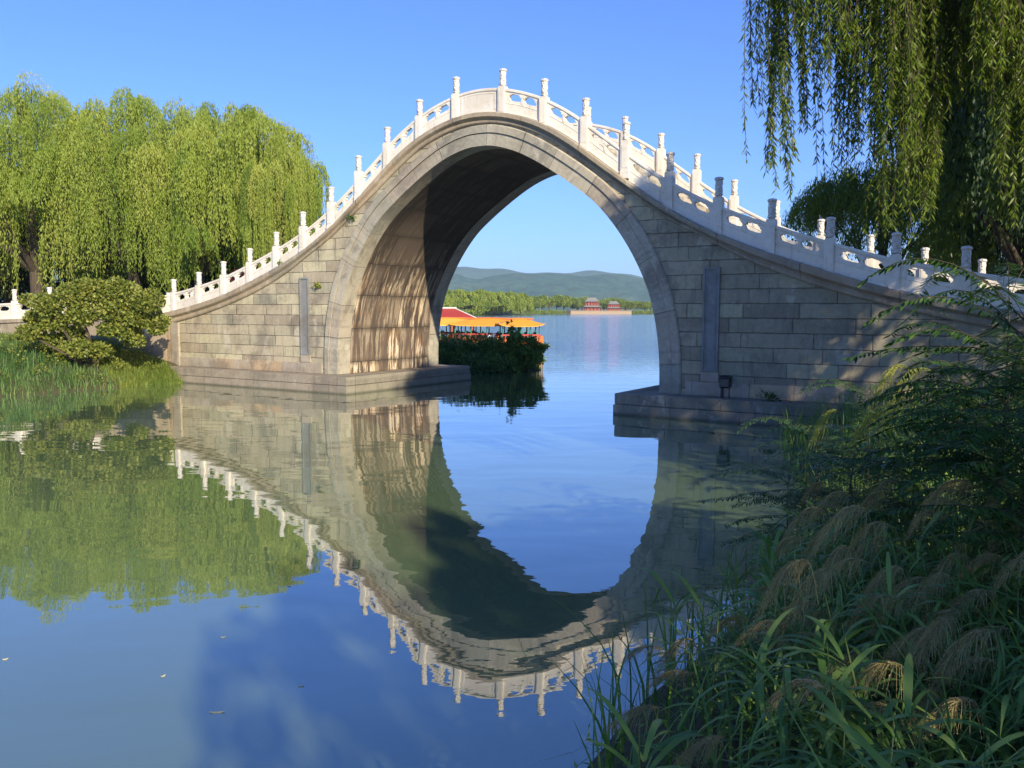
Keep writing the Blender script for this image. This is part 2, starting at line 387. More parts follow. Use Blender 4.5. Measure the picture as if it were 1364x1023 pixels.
def water_mat():
    t = NT('lake_water'); pos = t.n('NewGeometry').outputs['Position']; x, y, z = t.sep(pos)
    # in the picture-depth direction of the lake: distance beyond the bridge
    dist = t.m_('ADD', t.m_('MULTIPLY', x, float(fwd[0])), t.m_('MULTIPLY', y, float(fwd[1])))
    dist = t.m_('SUBTRACT', dist, float(CAM@fwd))
    lat = t.m_('ADD', t.m_('MULTIPLY', x, float(rgt[0])), t.m_('MULTIPLY', y, float(rgt[1])))
    wv = t.vec(lat, t.m_('MULTIPLY', dist, 1.9), 0.0)
    swell = t.noise(wv, .42, 2, .45, .3)
    rip = t.noise(wv, 1.9, 3, .5, .2)
    wind = t.noise(t.vec(t.m_('MULTIPLY', lat, .45), t.m_('MULTIPLY', dist, 1.3), 3.0), 1.3, 4, .6, .3)
    far = t.fr(t.m_('ADD', dist, t.m_('MULTIPLY', t.noise(wv, .05, 2), 18.0)), 36.0, 75.0)
    hgt = t.m_('ADD', t.m_('MULTIPLY', swell, .011), t.m_('MULTIPLY', rip, .0007))
    hgt = t.m_('ADD', hgt, t.m_('MULTIPLY', t.m_('MULTIPLY', wind, far), .09))
    bump = t.n('Bump', {'Height': hgt, 'Strength': 1.0, 'Distance': 1.0}).outputs[0]
    murk = t.ramp(t.noise(pos, .12, 3), [(.3, (.10, .155, .070)), (.7, (.13, .19, .09))])
    dif = t.n('BsdfDiffuse', {'Color': murk, 'Normal': bump}).outputs[0]
    gl = t.n('BsdfGlossy', {'Color': (1, 1, 1, 1), 'Roughness': t.m_('MULTIPLY', far, .06), 'Normal': bump}, distribution='GGX').outputs[0]
    fr = t.n('Fresnel', {'IOR': 1.33, 'Normal': bump}).outputs[0]
    fr = t.m_('ADD', t.m_('MULTIPLY', fr, 1.0), .22, clamp=True)
    return t.surf(t.n('MixShader', {0: fr, 1: dif, 2: gl}).outputs[0])
M['water'] = water_mat()

def flat(name, c, rough=.6, nscale=6.0, amt=.35, spec=.4):
    t = NT(name); pv = t.n('TexCoord').outputs['Object']; n = t.noise(pv, nscale, 5, .65)
    col = t.mix(t.m_('MULTIPLY', t.fr(n, .4, .75), amt), c, tuple(k*.45 for k in c))
    return t.pbr(col, rough, n, .2, .02, spec=spec)
M['orange'] = flat('orange_roof_canvas', (.78, .34, .03), .6, 2.0, .3)
M['yellow'] = flat('yellow_roof_canvas', (.82, .45, .05), .6, 2.0, .3)
M['orange_trim'] = flat('orange_trim', (.72, .16, .03))
M['red_paint'] = flat('red_paint', (.38, .05, .035), .45)
M['green_paint'] = flat('green_paint', (.03, .20, .13), .45)
M['white_paint'] = flat('white_paint', (.75, .74, .70), .45)
M['black_plastic'] = flat('black_plastic', (.012, .012, .014), .4, 10, .2)
M['dark_metal'] = flat('dark_metal', (.03, .03, .035), .4)
M['grey_tile'] = flat('grey_roof_tile', (.20, .20, .18), .8)
M['red_wall'] = flat('red_wall', (.36, .10, .07), .8)
M['cream_wall'] = flat('cream_stone_wall', (.29, .22, .15), .85)
M['dry_leaf'] = flat('dry_leaf', (.40, .37, .20), .6)
M['dark_glass'] = flat('dark_window', (.03, .035, .04), .2)

# ------------------------------------------------------------------ terrain: one ground sheet
LEFT = [(-13.7, -.4), (-14.1, -2.2), (-14.0, -4), (-13.85, -6), (-14.1, -8.5), (-15, -13), (-22, -30), (-400, -300), (-900, 400), tuple(at(440, 430, 0)[:2]), tuple(at(500, 150, 0)[:2]),
        tuple(at(510, 80, 0)[:2]), (-26, 28), (-22.5, 24), (-17, 19.5), (-10, 17), (-6.2, 14.7), (-5.2, 12.9), (-6.3, 11.3), (-9.5, 9.2), (-13, 7.4), (-14.2, 5.5), (-14, 3)]
RIGHT = [(9.9, -1.2), (10.7, -4.0), (12.0, -8), (12.8, -11.2), (12.9, -14.2), (12.7, -16.6), (12.85, -18.4), (12.9, -20.2), (12.5, -23), (11, -28), (0, -60), (-40, -300), (600, -500), (900, 900),
         (250, 700), (110, 300), (52, 120), (30, 50), (20, 40), (9, 30), (6, 23), (7.5, 16), (11, 9), (13.5, 6.5), (13.5, 3)]
FARP = [tuple(at(p, D, 0)[:2]) for p, D in ((-1200, 330), (300, 400), (560, 430), (640, 452), (700, 545), (755, 600), (845, 640), (1000, 690), (1600, 760), (3000, 900))]
FARP += [tuple(at(4200, 6500, 0)[:2]), tuple(at(-2600, 6500, 0)[:2])]
def sdf(poly, X, Y):
    P = np.array(poly); n = len(P); d = np.full(X.shape, 1e18); ins = np.zeros(X.shape, bool)
    for i in range(n):
        a, b = P[i], P[(i+1) % n]; e = b-a
        wx = X-a[0]; wy = Y-a[1]; t = np.clip((wx*e[0]+wy*e[1])/(e@e), 0, 1)
        d = np.minimum(d, (wx-t*e[0])**2+(wy-t*e[1])**2)
        c = ((a[1] > Y) != (b[1] > Y)) & (X < (b[0]-a[0])*(Y-a[1])/((b[1]-a[1])+1e-12)+a[0])
        ins ^= c
    return np.where(ins, 1, -1)*np.sqrt(d)
def vn(x, y, s, seed=0):
    """cheap smooth value noise"""
    x = x/s+seed*17.3; y = y/s-seed*9.1
    xi = np.floor(x); yi = np.floor(y); fx = x-xi; fy = y-yi
    fx = fx*fx*(3-2*fx); fy = fy*fy*(3-2*fy)
    h = lambda a, b: np.abs(np.sin(a*127.1+b*311.7+seed)*43758.5453) % 1
    return (h(xi, yi)*(1-fx)+h(xi+1, yi)*fx)*(1-fy)+(h(xi, yi+1)*(1-fx)+h(xi+1, yi+1)*fx)*fy
def ground_z(X, Y):
    X = np.asarray(X, float); Y = np.asarray(Y, float)
    dl = sdf(LEFT, X, Y); dr = sdf(RIGHT, X, Y); df = sdf(FARP, X, Y)
    def rise(d, top, sl): return np.where(d > 0, top*(1-np.exp(-d*sl/top)), np.maximum(d*.6, -2.2))
    spit = 1.25-.75*np.exp(-(((X+8)/5.5)**2+((Y-13)/5)**2))
    spit = np.where((Y < 0), 1.35, spit)
    z = np.maximum(rise(dl, spit, .75), rise(dr, 1.45, .42))
    z = np.maximum(z, rise(df, 1.6, .5))
    nz = (vn(X, Y, 1.3, 1)-.5)*.22+(vn(X, Y, .5, 2)-.5)*.08
    return z+np.where(z > .02, nz*np.clip(z, 0, 1), 0)
def axis(c0, c1, step, far):
    a = list(np.arange(c0, c1, step)); s = step
    lo = []; x = c0
    while x > -far: s *= 1.16; x -= s; lo.append(x)
    hi = []; x = a[-1]; s = step
    while x < far: s *= 1.16; x += s; hi.append(x)
    return np.array(lo[::-1]+a+hi)
gx = axis(-30, 34, .5, 9000); gy = axis(-30, 34, .5, 9000)
GX, GY = np.meshgrid(gx, gy); GZ = ground_z(GX, GY)
V = np.stack([GX, GY, GZ], -1).reshape(-1, 3); nx, ny = len(gx), len(gy)
i = (np.arange(ny-1)[:, None]*nx+np.arange(nx-1)[None]).ravel()
tag(mobj('ground', V, np.stack([i, i+1, i+nx+1, i+nx], 1), M['ground'], smooth=True), kind='structure')
s = 8500.0
tag(mobj('lake_water', [(-s, -s, 0), (s, -s, 0), (s, s, 0), (-s, s, 0)], [(0, 1, 2, 3)], M['water']), kind='structure')

# hills: a range of wooded ridges three kilometres off
def hills():
    ridge = [(-400, 330), (200, 350), (420, 345), (520, 352), (575, 358), (605, 364), (632, 373), (650, 369), (667, 365), (695, 363.7), (712, 365.5), (734, 363), (755, 365), (774, 368.7), (797, 365),
             (832, 365), (846, 370), (900, 376), (1000, 380), (1200, 372), (1500, 360), (2000, 350)]
    px = np.linspace(-400, 2000, 481); ry = np.interp(px, [r[0] for r in ridge], [r[1] for r in ridge])
    k = np.ones(5)/5; ry = np.convolve(np.pad(ry, 2, 'edge'), k, 'valid')
    rows = []
    Ds = [2500, 2600, 2720, 2850, 3000, 3150, 3400]
    fr = [0, .22, .45, .72, 1.0, .82, .1]
    for D, f in zip(Ds, fr):
        hz = np.array([zat(y, D) for y in ry])
        jitter = (vn(px, px*0+D, 36, 3)-.5)*.22+(vn(px, px*0+D, 13, 4)-.5)*.10
        zz = 1+hz*f*(1+jitter*(1-abs(2*f-1) if f < 1 else 0)*1.8)
        if f == 1.0: zz = 1+hz-1
        rows.append(np.array([at(p, D, 0)[:2].tolist()+[z] for p, z in zip(px, zz)]))
    V = np.concatenate(rows); n = len(px)
    i = (np.arange(len(Ds)-1)[:, None]*n+np.arange(n-1)[None]).ravel()
    tag(mobj('hills', V, np.stack([i, i+1, i+n+1, i+n], 1), M['hill'], smooth=True), kind='structure')
hills()
def far_range():
    px = np.linspace(-600, 2400, 301); y = 366+6*np.sin(px*.013+1.9)+3.5*np.sin(px*.037)+1.2*np.sin(px*.11)-7*np.exp(-((px-585)/45)**2)
    rows = []
    for D, f in ((4000, .15), (4300, .7), (4600, 1.0), (4900, .6)):
        rows.append([at(p, D, 0)[:2].tolist()+[zat(yy, D)*f] for p, yy in zip(px, y)])
    V = np.array(rows).reshape(-1, 3); n = len(px); i = (np.arange(3)[:, None]*n+np.arange(n-1)[None]).ravel()
    tag(mobj('distant_hills', V, np.stack([i, i+1, i+n+1, i+n], 1), M['hill'], smooth=True), kind='structure')
far_range()

# ------------------------------------------------------------------ the bridge
def catmull(P, sub=8):
    P = np.array(P, float); Q = np.vstack([2*P[0]-P[1], P, 2*P[-1]-P[-2]]); out = []
    for k in range(1, len(Q)-2):
        p0, p1, p2, p3 = Q[k-1:k+3]
        for t in np.arange(sub)/sub:
            out.append(.5*((2*p1)+(-p0+p2)*t+(2*p0-5*p1+4*p2-p3)*t*t+(-p0+3*p1-3*p2+p3)*t**3))
    out.append(P[-1]); return np.array(out)
half = [(.5, 7.93), (1.3, 7.70), (2.1, 7.30), (2.9, 6.80), (3.6, 6.31), (4.2, 5.82), (4.9, 4.97), (5.47, 4.0), (5.83, 3.08), (6.03, 2.0), (6.08, 1.2), (6.08, .60)]
intr = catmull([(-u+.06, z) for u, z in half[::-1]]+[(.06, 7.95)]+[(u+.06, z) for u, z in half], 12)
for _ in range(40): intr[1:-1] = .5*intr[1:-1]+.25*(intr[:-2]+intr[2:])
tn = np.gradient(intr, axis=0); tn = unit(tn); nrm = np.stack([-tn[:, 1], tn[:, 0]], 1)     # outward (up)
arc = np.concatenate([[0], np.cumsum(np.hypot(*np.diff(intr, axis=0).T))]); arc -= arc[-1]/2
zu_c = [(0, 8.62), (.8, 8.55), (1.6, 8.34), (2.4, 8.0), (3.3, 7.44), (4.3, 6.74), (5.2, 6.14), (6.17, 5.47), (7.3, 4.86), (8.6, 4.18), (10.1, 3.58), (11.6, 3.12), (13.1, 2.74), (14.7, 2.42), (15.7, 2.26)]
zc_c = [(0, 8.95), (.8, 8.88), (1.6, 8.68), (2.4, 8.36), (3.3, 7.84), (4.3, 7.10), (5.2, 6.44), (6.14, 5.79), (7.4, 5.08), (8.9, 4.45), (10.6, 3.86), (12.0, 3.43), (13.5, 3.10), (14.97, 2.84), (15.7, 2.74)]
def mk(ctrl):
    c = catmull([(-u, z) for u, z in ctrl[:0:-1]]+ctrl, 8)
    return lambda u: np.interp(u, c[:, 0], c[:, 1])
zu, zc = mk(zu_c), mk(zc_c)
WF = 5.85
bridge = tag(empty('stone_arch_bridge'), 'tall humpbacked pale stone arch bridge with white carved marble balustrades spanning the water', 'bridge')

def sweep_ring(name, o0, o1, v0, v1, mat, idx=None, bev=.02):
    """solid following the arch between offsets o0..o1, v0..v1"""
    idx = np.arange(len(intr)) if idx is None else idx
    cs = [(o0, v0), (o1-bev, v0), (o1, v0+bev*(1 if v1 > v0 else -1)), (o1, v1), (o0, v1)]
    V = []; U = []
    for k in idx:
        L = 0
        for j, (o, v) in enumerate(cs):
            if j: L += math.hypot(o-cs[j-1][0], v-cs[j-1][1])
            p = intr[k]+nrm[k]*o; V.append((p[0], v, p[1])); U.append((arc[k], L))
    n = len(cs); Fc = []
    for a in range(len(idx)-1):
        for j in range(n):
            q = (j+1) % n; Fc.append((a*n+j, a*n+q, (a+1)*n+q, (a+1)*n+j))
    Fc.append(tuple(range(n))[::-1]); Fc.append(tuple((len(idx)-1)*n+j for j in range(n)))
    return mobj(name, V, Fc, mat, bridge, uv=U)
for side in (0, 1):
    v = (lambda q: q) if side == 0 else (lambda q: WF-q)
    sweep_ring('arch_ring', 0.0, .385, v(-.035), v(.62), M['ring'])
    hoodi = np.where((intr[:, 1] > 1.9))[0]
    sweep_ring('hood_moulding', .388, .63, v(-.075), v(.3), M['ring'], bev=.035)
# vault
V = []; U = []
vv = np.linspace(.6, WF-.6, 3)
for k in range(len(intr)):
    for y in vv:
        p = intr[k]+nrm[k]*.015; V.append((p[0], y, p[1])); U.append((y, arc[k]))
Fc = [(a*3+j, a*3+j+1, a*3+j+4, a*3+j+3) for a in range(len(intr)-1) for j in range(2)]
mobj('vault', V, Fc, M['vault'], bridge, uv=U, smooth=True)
V = [(p[0], y, p[1]) for p in (intr+nrm*.3) for y in (.35, WF-.35)]
mobj('vault_backing', V, [(a*2, a*2+1, a*2+3, a*2+2) for a in range(len(intr)-1)], M['plinth'], bridge)

def plate(loops, mapf, th):
    """extrude a 2-D polygon with holes: loops=[outer, hole...]; mapf(x,t,side)->xyz"""
    vecs = [[Vector((x, t, 0)) for x, t in lp] for lp in loops]
    tris = tessellate_polygon(vecs); flatp = [q for lp in loops for q in lp]; n = len(flatp)
    V = [mapf(x, t, 0) for x, t in flatp]+[mapf(x, t, 1) for x, t in flatp]
    Fc = [tuple(q) for q in tris]+[tuple(i+n for i in q[::-1]) for q in tris]
    b = 0
    for lp in loops:
        m = len(lp)
        for i in range(m): j = (i+1) % m; Fc.append((b+i, b+j, b+j+n, b+i+n))
        b += m
    return V, Fc
us = np.linspace(-15.6, 15.6, 90)
top = [(u, zu(u)+.06) for u in us]
sel = intr+nrm*.3
bot = [(p[0], p[1]) for p in sel[::-1]]
outline = [(-15.6, .4)]+top+[(15.6, .4), (6.4, .4)]+[p for p in bot if p[1] > .62]+[(-6.4, .4)]
for side in (0, 1):
    mp = (lambda x, t, s: (x, 0+.35*s, t)) if side == 0 else (lambda x, t, s: (x, WF-.35*s, t))
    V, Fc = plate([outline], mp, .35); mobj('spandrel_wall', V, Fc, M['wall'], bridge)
# cornices
def sweep_v(name, us, cross, mat, side, zlo, zhi, parent=bridge, yc=None):
    V = []; U = []; n = len(cross); L = 0
    for k, u in enumerate(us):
        if k: L += math.hypot(us[k]-us[k-1], zhi(us[k])-zhi(us[k-1]))
        c = 0
        for j, (v, t) in enumerate(cross):
            if j: c += abs(cross[j][0]-cross[j-1][0])+abs(cross[j][1]-cross[j-1][1])*.3
            y = v if side == 0 else WF-v
            V.append((u, y, zlo(u)+(zhi(u)-zlo(u))*t)); U.append((L, c))
    Fc = [(a*n+j, a*n+(j+1) % n, (a+1)*n+(j+1) % n, (a+1)*n+j) for a in range(len(us)-1) for j in range(n)]
    Fc += [tuple(range(n))[::-1], tuple((len(us)-1)*n+j for j in range(n))]
    return mobj(name, V, Fc, mat, parent, uv=U)
cus = np.linspace(-15.75, 15.75, 127)
cross = [(.3, .02), (-.05, .0), (-.085, .08), (-.095, .22), (-.06, .34), (-.07, .40), (-.15, .50), (-.19, .58), (-.19, .92), (-.165, 1.0), (.34, 1.0)]
for side in (0, 1): sweep_v('cornice', cus, cross, M['cornice'], side, zu, zc)
# stepped deck
V = []; Fc = []; U = []
mb = MB()
us2 = np.arange(-15.7, 15.71, .33)
for a, b in zip(us2[:-1], us2[1:]):
    z = min(zc(a), zc(b))+.01; mb.box(a, b+.02, .345, WF-.345, z-.55, z, 0)
mb.build('deck', M['step'], bridge)

# piers: two courses of dressed stone carrying the arch, plus backing
rng = random.Random(4)
def courses(name, x0, x1, y0, y1, zs, mat, faces='fb', batter=.03, lens=(1.0, 2.0), lipx=None):
    mb = MB()
    for ci, (za, zb) in enumerate(zs):
        off = batter*(len(zs)-1-ci)
        X0, X1, Y0, Y1 = x0-off, x1+off, y0-off, y1+off
        for (yy, dy) in ((Y0, 1), (Y1, -1)):
            x = X0
            while x < X1-.01:
                l = rng.uniform(*lens); e = min(x+l, X1)
                if X1-e < .5: e = X1
                j = rng.uniform(-.008, .008); t = .45
                a, b = sorted((yy+j, yy+j+dy*t)); mb.box(x+.005, e-.005, a, b, za+.004, zb-.003, .012); x = e
        for (xx, dx) in ((X0, 1), (X1, -1)):
            y = Y0+.46
            while y < Y1-.47:
                l = rng.uniform(*lens); e = min(y+l, Y1-.46)
                if Y1-.46-e < .5: e = Y1-.46
                j = rng.uniform(-.008, .008)
                a, b = sorted((xx+j, xx+j+dx*.45)); mb.box(a, b, y+.005, e-.005, za+.004, zb-.003, .012); y = e
        mb.box(X0+.4, X1-.4, Y0+.4, Y1-.4, za, zb-.012, 0)
    return mb.build(name, mat, bridge)
courses('pier_platform', -16.0, -4.93, -.76, 6.6, [(-1.2, -.02), (-.015, .29), (.295, .60)], M['plinth'])
courses('pier_platform', 5.12, 16.0, -.76, 6.6, [(-1.2, -.02), (-.015, .29), (.295, .60)], M['plinth'])
for side in (0, 1):
    y0, y1 = (-.045, .3) if side == 0 else (WF-.3, WF+.045)
    for (a, b) in ((-15.55, -6.78), (6.9, 15.55)):
        mb = MB(); mb.box(a, b, y0, y1, .59, .97, .012); mb.build('base_course', M['base'], bridge)
    for x in (-15.2, 15.2):
        yy0, yy1 = (-.09, .3) if side == 0 else (WF-.3, WF+.09)
        mb = MB(); mb.box(x-.44, x+.44, yy0, yy1, .58, float(zu(x))+.02, .02)
        mb.build('corner_pilaster', M['base'], bridge)
# marble tablets (flat raised bands beside the arch)
for x in (-7.6, 7.58):
    mb = MB(); w2 = .225
    mb.box(x-w2, x+w2, -.03, .1, 1.25, 4.05, .008)
    for a, b in ((x-w2, x-w2+.05), (x+w2-.05, x+w2)): mb.box(a, b, -.06, -.02, 1.25, 4.05, .01)
    mb.box(x-w2+.052, x+w2-.052, -.058, -.02, 1.25, 1.31, .01); mb.box(x-w2+.052, x+w2-.052, -.058, -.02, 3.98, 4.05, .01)
    mb.box(x-w2+.09, x-w2+.105, -.042, -.02, 1.4, 3.9, .0); mb.box(x+w2-.105, x+w2-.09, -.042, -.02, 1.4, 3.9, .0)
    mb.build('stone_tablet', M['tablet'], bridge)
    mb = MB(); mb.box(x-.25, x+.25, -.05, .1, .975, 1.245, .015); mb.build('tablet_base', M['base'], bridge)
# keystone joint cap on hood (the small square pin on the left haunch)
# balustrade posts
def post_mesh(h):
    mb = MB(); a = .118; sh = h-.52
    mb.box(-a-.012, a+.012, -a-.012, a+.012, -.16, .06, .01)
    mb.box(-a, a, -a, a, .05, sh-.03, .012)
    for s in (-1, 1):
        mb.box(-a+.035, a-.035, s*(a+.004)-.004, s*(a+.004)+.004, .14, sh-.12, .003)
    mb.box(-a+.01, a-.01, -a+.01, a-.01, sh-.035, sh, .014)
    return mb
def finial_mesh():
    mb = MB()
    prof = [(.085, 0), (.085, .025), (.112, .04), (.112, .065), (.09, .075)]
    zs = np.linspace(.085, .42, 13); prof += [(.104, z) for z in zs]
    prof += [(.09, .43), (.118, .44), (.122, .475), (.105, .505), (.05, .52)]
    def fn(t, z):
        if .08 < z < .425: return .011*math.sin(5*t+z*34)*math.sin(z*62+2*t)-.008
        return 0
    mb.lathe(prof, 22, fn); return mb
PH = 1.42
pm = post_mesh(PH).build('balustrade_post', M['marble'], bridge)
fm = finial_mesh().build('finial', M['carved'], pm, smooth=True); fm.location = (0, 0, PH-.52)
pu = [.87, 2.334, 3.701, 4.989, 6.3, 7.69, 9.09, 10.55, 12.07, 13.57, 15.15]
pz = [10.189, 9.69, 8.968, 8.154, 7.195, 6.421, 5.764, 5.218, 4.769, 4.39, 4.13]
first = True
rr = random.Random(2)
for side in (0, 1):
    for sg in (-1, 1):
        for u, z in zip(pu, pz):
            if first: o = pm; first = False
            else: o = copy_tree(pm, bridge)
            o.location = (sg*u, .08 if side == 0 else WF-.08, z-PH); o.rotation_euler = (rr.uniform(-.006, .006), rr.uniform(-.008, .008), rr.choice((0, math.pi)))
# wing posts come later
RAIL = .74
def hole(cx, w, h0, h1):
    """cloud-shaped opening: flat sill, scalloped head"""
    pts = []
    n = 26
    for k in range(n):
        a = 2*math.pi*k/n
        x = math.cos(a); y = math.sin(a)
        r = 1.0+.07*math.cos(4*a+.5)-(.16 if y > 0 else .05)*math.sin(5*a+.4)**2
        x = math.copysign(abs(x)**.62, x); y = math.copysign(abs(y)**.7, y)
        pts.append((cx+x*w*r*.86, (h0+h1)/2+max(y, -.72)*(h1-h0)/2*r*.92))
    return pts
def panel(u0, u1, side, zb, solid=False, y=None, parent=bridge, mapxy=None):
    n = 9; xs = np.linspace(u0, u1, n); Wd = u1-u0
    lo = [(x, -.02) for x in xs]; hi = [(x, RAIL-.06) for x in xs[::-1]]
    loops = [lo+hi]
    if not solid:
        loops += [hole(u0+Wd*.285, Wd*.205, .355, .625), hole(u0+Wd*.715, Wd*.205, .355, .625)]
    yc = (.08 if side == 0 else WF-.08) if y is None else y
    fx = mapxy or (lambda x, off: (x, yc+off))
    th = .055
    V, Fc = plate(loops, lambda x, t, s: (*fx(x, th*(2*s-1)), float(zb(x))+t), .1)
    mb = MB(); mb.add(V, Fc)
    def band(t0, t1, hw, x0=u0, x1=u1):
        xs = np.linspace(x0, x1, 9); V = []
        cr = [(-hw+.01, t0), (-hw, t0+.012), (-hw, t1-.015), (-hw+.02, t1), (hw-.02, t1), (hw, t1-.015), (hw, t0+.012), (hw-.01, t0)]
        for x in xs:
            for o, t in cr: V.append((*fx(x, o), float(zb(x))+t))
        m = len(cr); Fc = [(a*m+j, a*m+(j+1) % m, (a+1)*m+(j+1) % m, (a+1)*m+j) for a in range(8) for j in range(m)]
        Fc += [tuple(range(m))[::-1], tuple(8*m+j for j in range(m))]
        mb.add(V, Fc)
    band(RAIL-.09, RAIL, .082)
    band(0.0, .05, .078)
    if solid:
        band(RAIL-.17, RAIL-.135, .064, u0+.12, u1-.12)
        for x0 in (u0+.10, u1-.15): band(.1, RAIL-.13, .066, x0, x0+.05)
    else:
        band(.29, .325, .066, u0+.03, u1-.03)
        # vase block and curled cloud brackets standing proud between the openings
        for cx, w in ((u0+Wd*.5, Wd*.03),):
            band(.33, .60, .07, cx-w, cx+w); band(.52, .62, .076, cx-w*2.2, cx+w*2.2)
    return mb.build('balustrade_panel', M['marble'], parent)
for side in (0, 1):
    for sg in (-1, 1):
        for a, b in zip(pu[:-1], pu[1:]):
            u0, u1 = (a+.12, b-.12) if sg > 0 else (-b+.12, -a-.12)
            panel(u0, u1, side, zc)
    panel(-.75, .75, side, zc, solid=True)

# wing walls: the approach parapets run on level beyond the corner pilasters
def wing(sg, side):
    P0 = np.array([sg*15.6, .08 if side == 0 else WF-.08]); bend = -1.35 if side == 0 else 1.0
    P1 = np.array([sg*26.9, P0[1]+bend*1.25]); d = P1-P0; Lw = np.linalg.norm(d); ax = d/Lw; nn = np.array([-ax[1], ax[0]])
    zt0, zt1 = 2.74, 2.36
    zb = lambda s: zt0+(zt1-zt0)*s/Lw
    fx = lambda s, o: (P0[0]+ax[0]*s+nn[0]*o, P0[1]+ax[1]*s+nn[1]*o)
    mb = MB()
    # wall body and coping
    for s0, s1, hw, za, zb_, in ((-.05, Lw, .20, -.3, -.16), (-.05, Lw, .27, -.16, 0.0)):
        xs = np.linspace(s0, s1, 12); V = []
        for x in xs:
            for o, t in ((-hw, 0), (hw, 0), (hw, 1), (-hw, 1)):
                lo = .2 if za == -.3 else float(zb(x))+za+.002
                V.append((*fx(x, o), lo if t == 0 else float(zb(x))+zb_))
        Fc = [(a*4+j, a*4+(j+1) % 4, (a+1)*4+(j+1) % 4, (a+1)*4+j) for a in range(11) for j in range(4)]+[(3, 2, 1, 0), (44, 45, 46, 47)]
        mb.add(V, Fc)
    mb.build('wing_wall', M['cornice'], bridge)
    sp = [2.35, 4.65, 6.95, 9.25]
    last = 0.0
    for s_ in sp:
        panel(last+(.0 if last == 0 else .12), s_-.12, side, zb, mapxy=fx)
        o = copy_tree(pm, bridge); xy = fx(s_, 0); o.location = (xy[0], xy[1], zb(s_)-.06-(.0)); o.rotation_euler = (0, 0, math.atan2(ax[1], ax[0]))
        last = s_
    panel(last+.12, Lw, side, zb, mapxy=fx)
for sg in (-1, 1):
    for side in (0, 1): wing(sg, side)

# ------------------------------------------------------------------ vegetation builders
def cloud_mesh(rng, blobs, n, ll, lw, up=.2, shell=.55):
    """leaf cloud: blobs = (x,y,z,rx,ry,rz)"""
    B = np.array(blobs, float); vol = (B[:, 3]*B[:, 4]*B[:, 5])**(2/3.); k = rng.choice(len(B), n, p=vol/vol.sum())
    d = rnd_dirs(rng, n); r = (shell+(1-shell)*rng.random(n)**.7)
    C = B[k, :3]+d*B[k, 3:]*r[:, None]
    D = unit(d*.6+rnd_dirs(rng, n)*.9+np.array([0, 0, up])); S = perp(rng, D)
    V, F = leafq(C, D, S, rng.uniform(*ll, n), rng.uniform(*lw, n))
    return V, F, np.repeat(rng.random(n), 4)

def limb_tree(rng, mb, base, H, top_pts, r0):
    """trunk and limbs reaching for top_pts"""
    fork = np.array([rng.normal()*.3, rng.normal()*.3, H*.26])
    mb.tube([base+np.array([0, 0, -.5]), base+fork*.5+np.array([rng.normal()*.1, 0, 0]), base+fork], [r0*1.35, r0*1.02, r0*.8], 9)
    for p in top_pts:
        p = np.array(p); mid = base+fork+(p-base-fork)*.5+np.array([rng.normal()*.3, rng.normal()*.3, (p[2]-fork[2])*.14])
        q1 = base+fork+(mid-base-fork)*.5+rng.normal(size=3)*.12
        mb.tube([base+fork*.93, q1, mid, p], [r0*.55, r0*.42, r0*.28, r0*.07], 6, False)

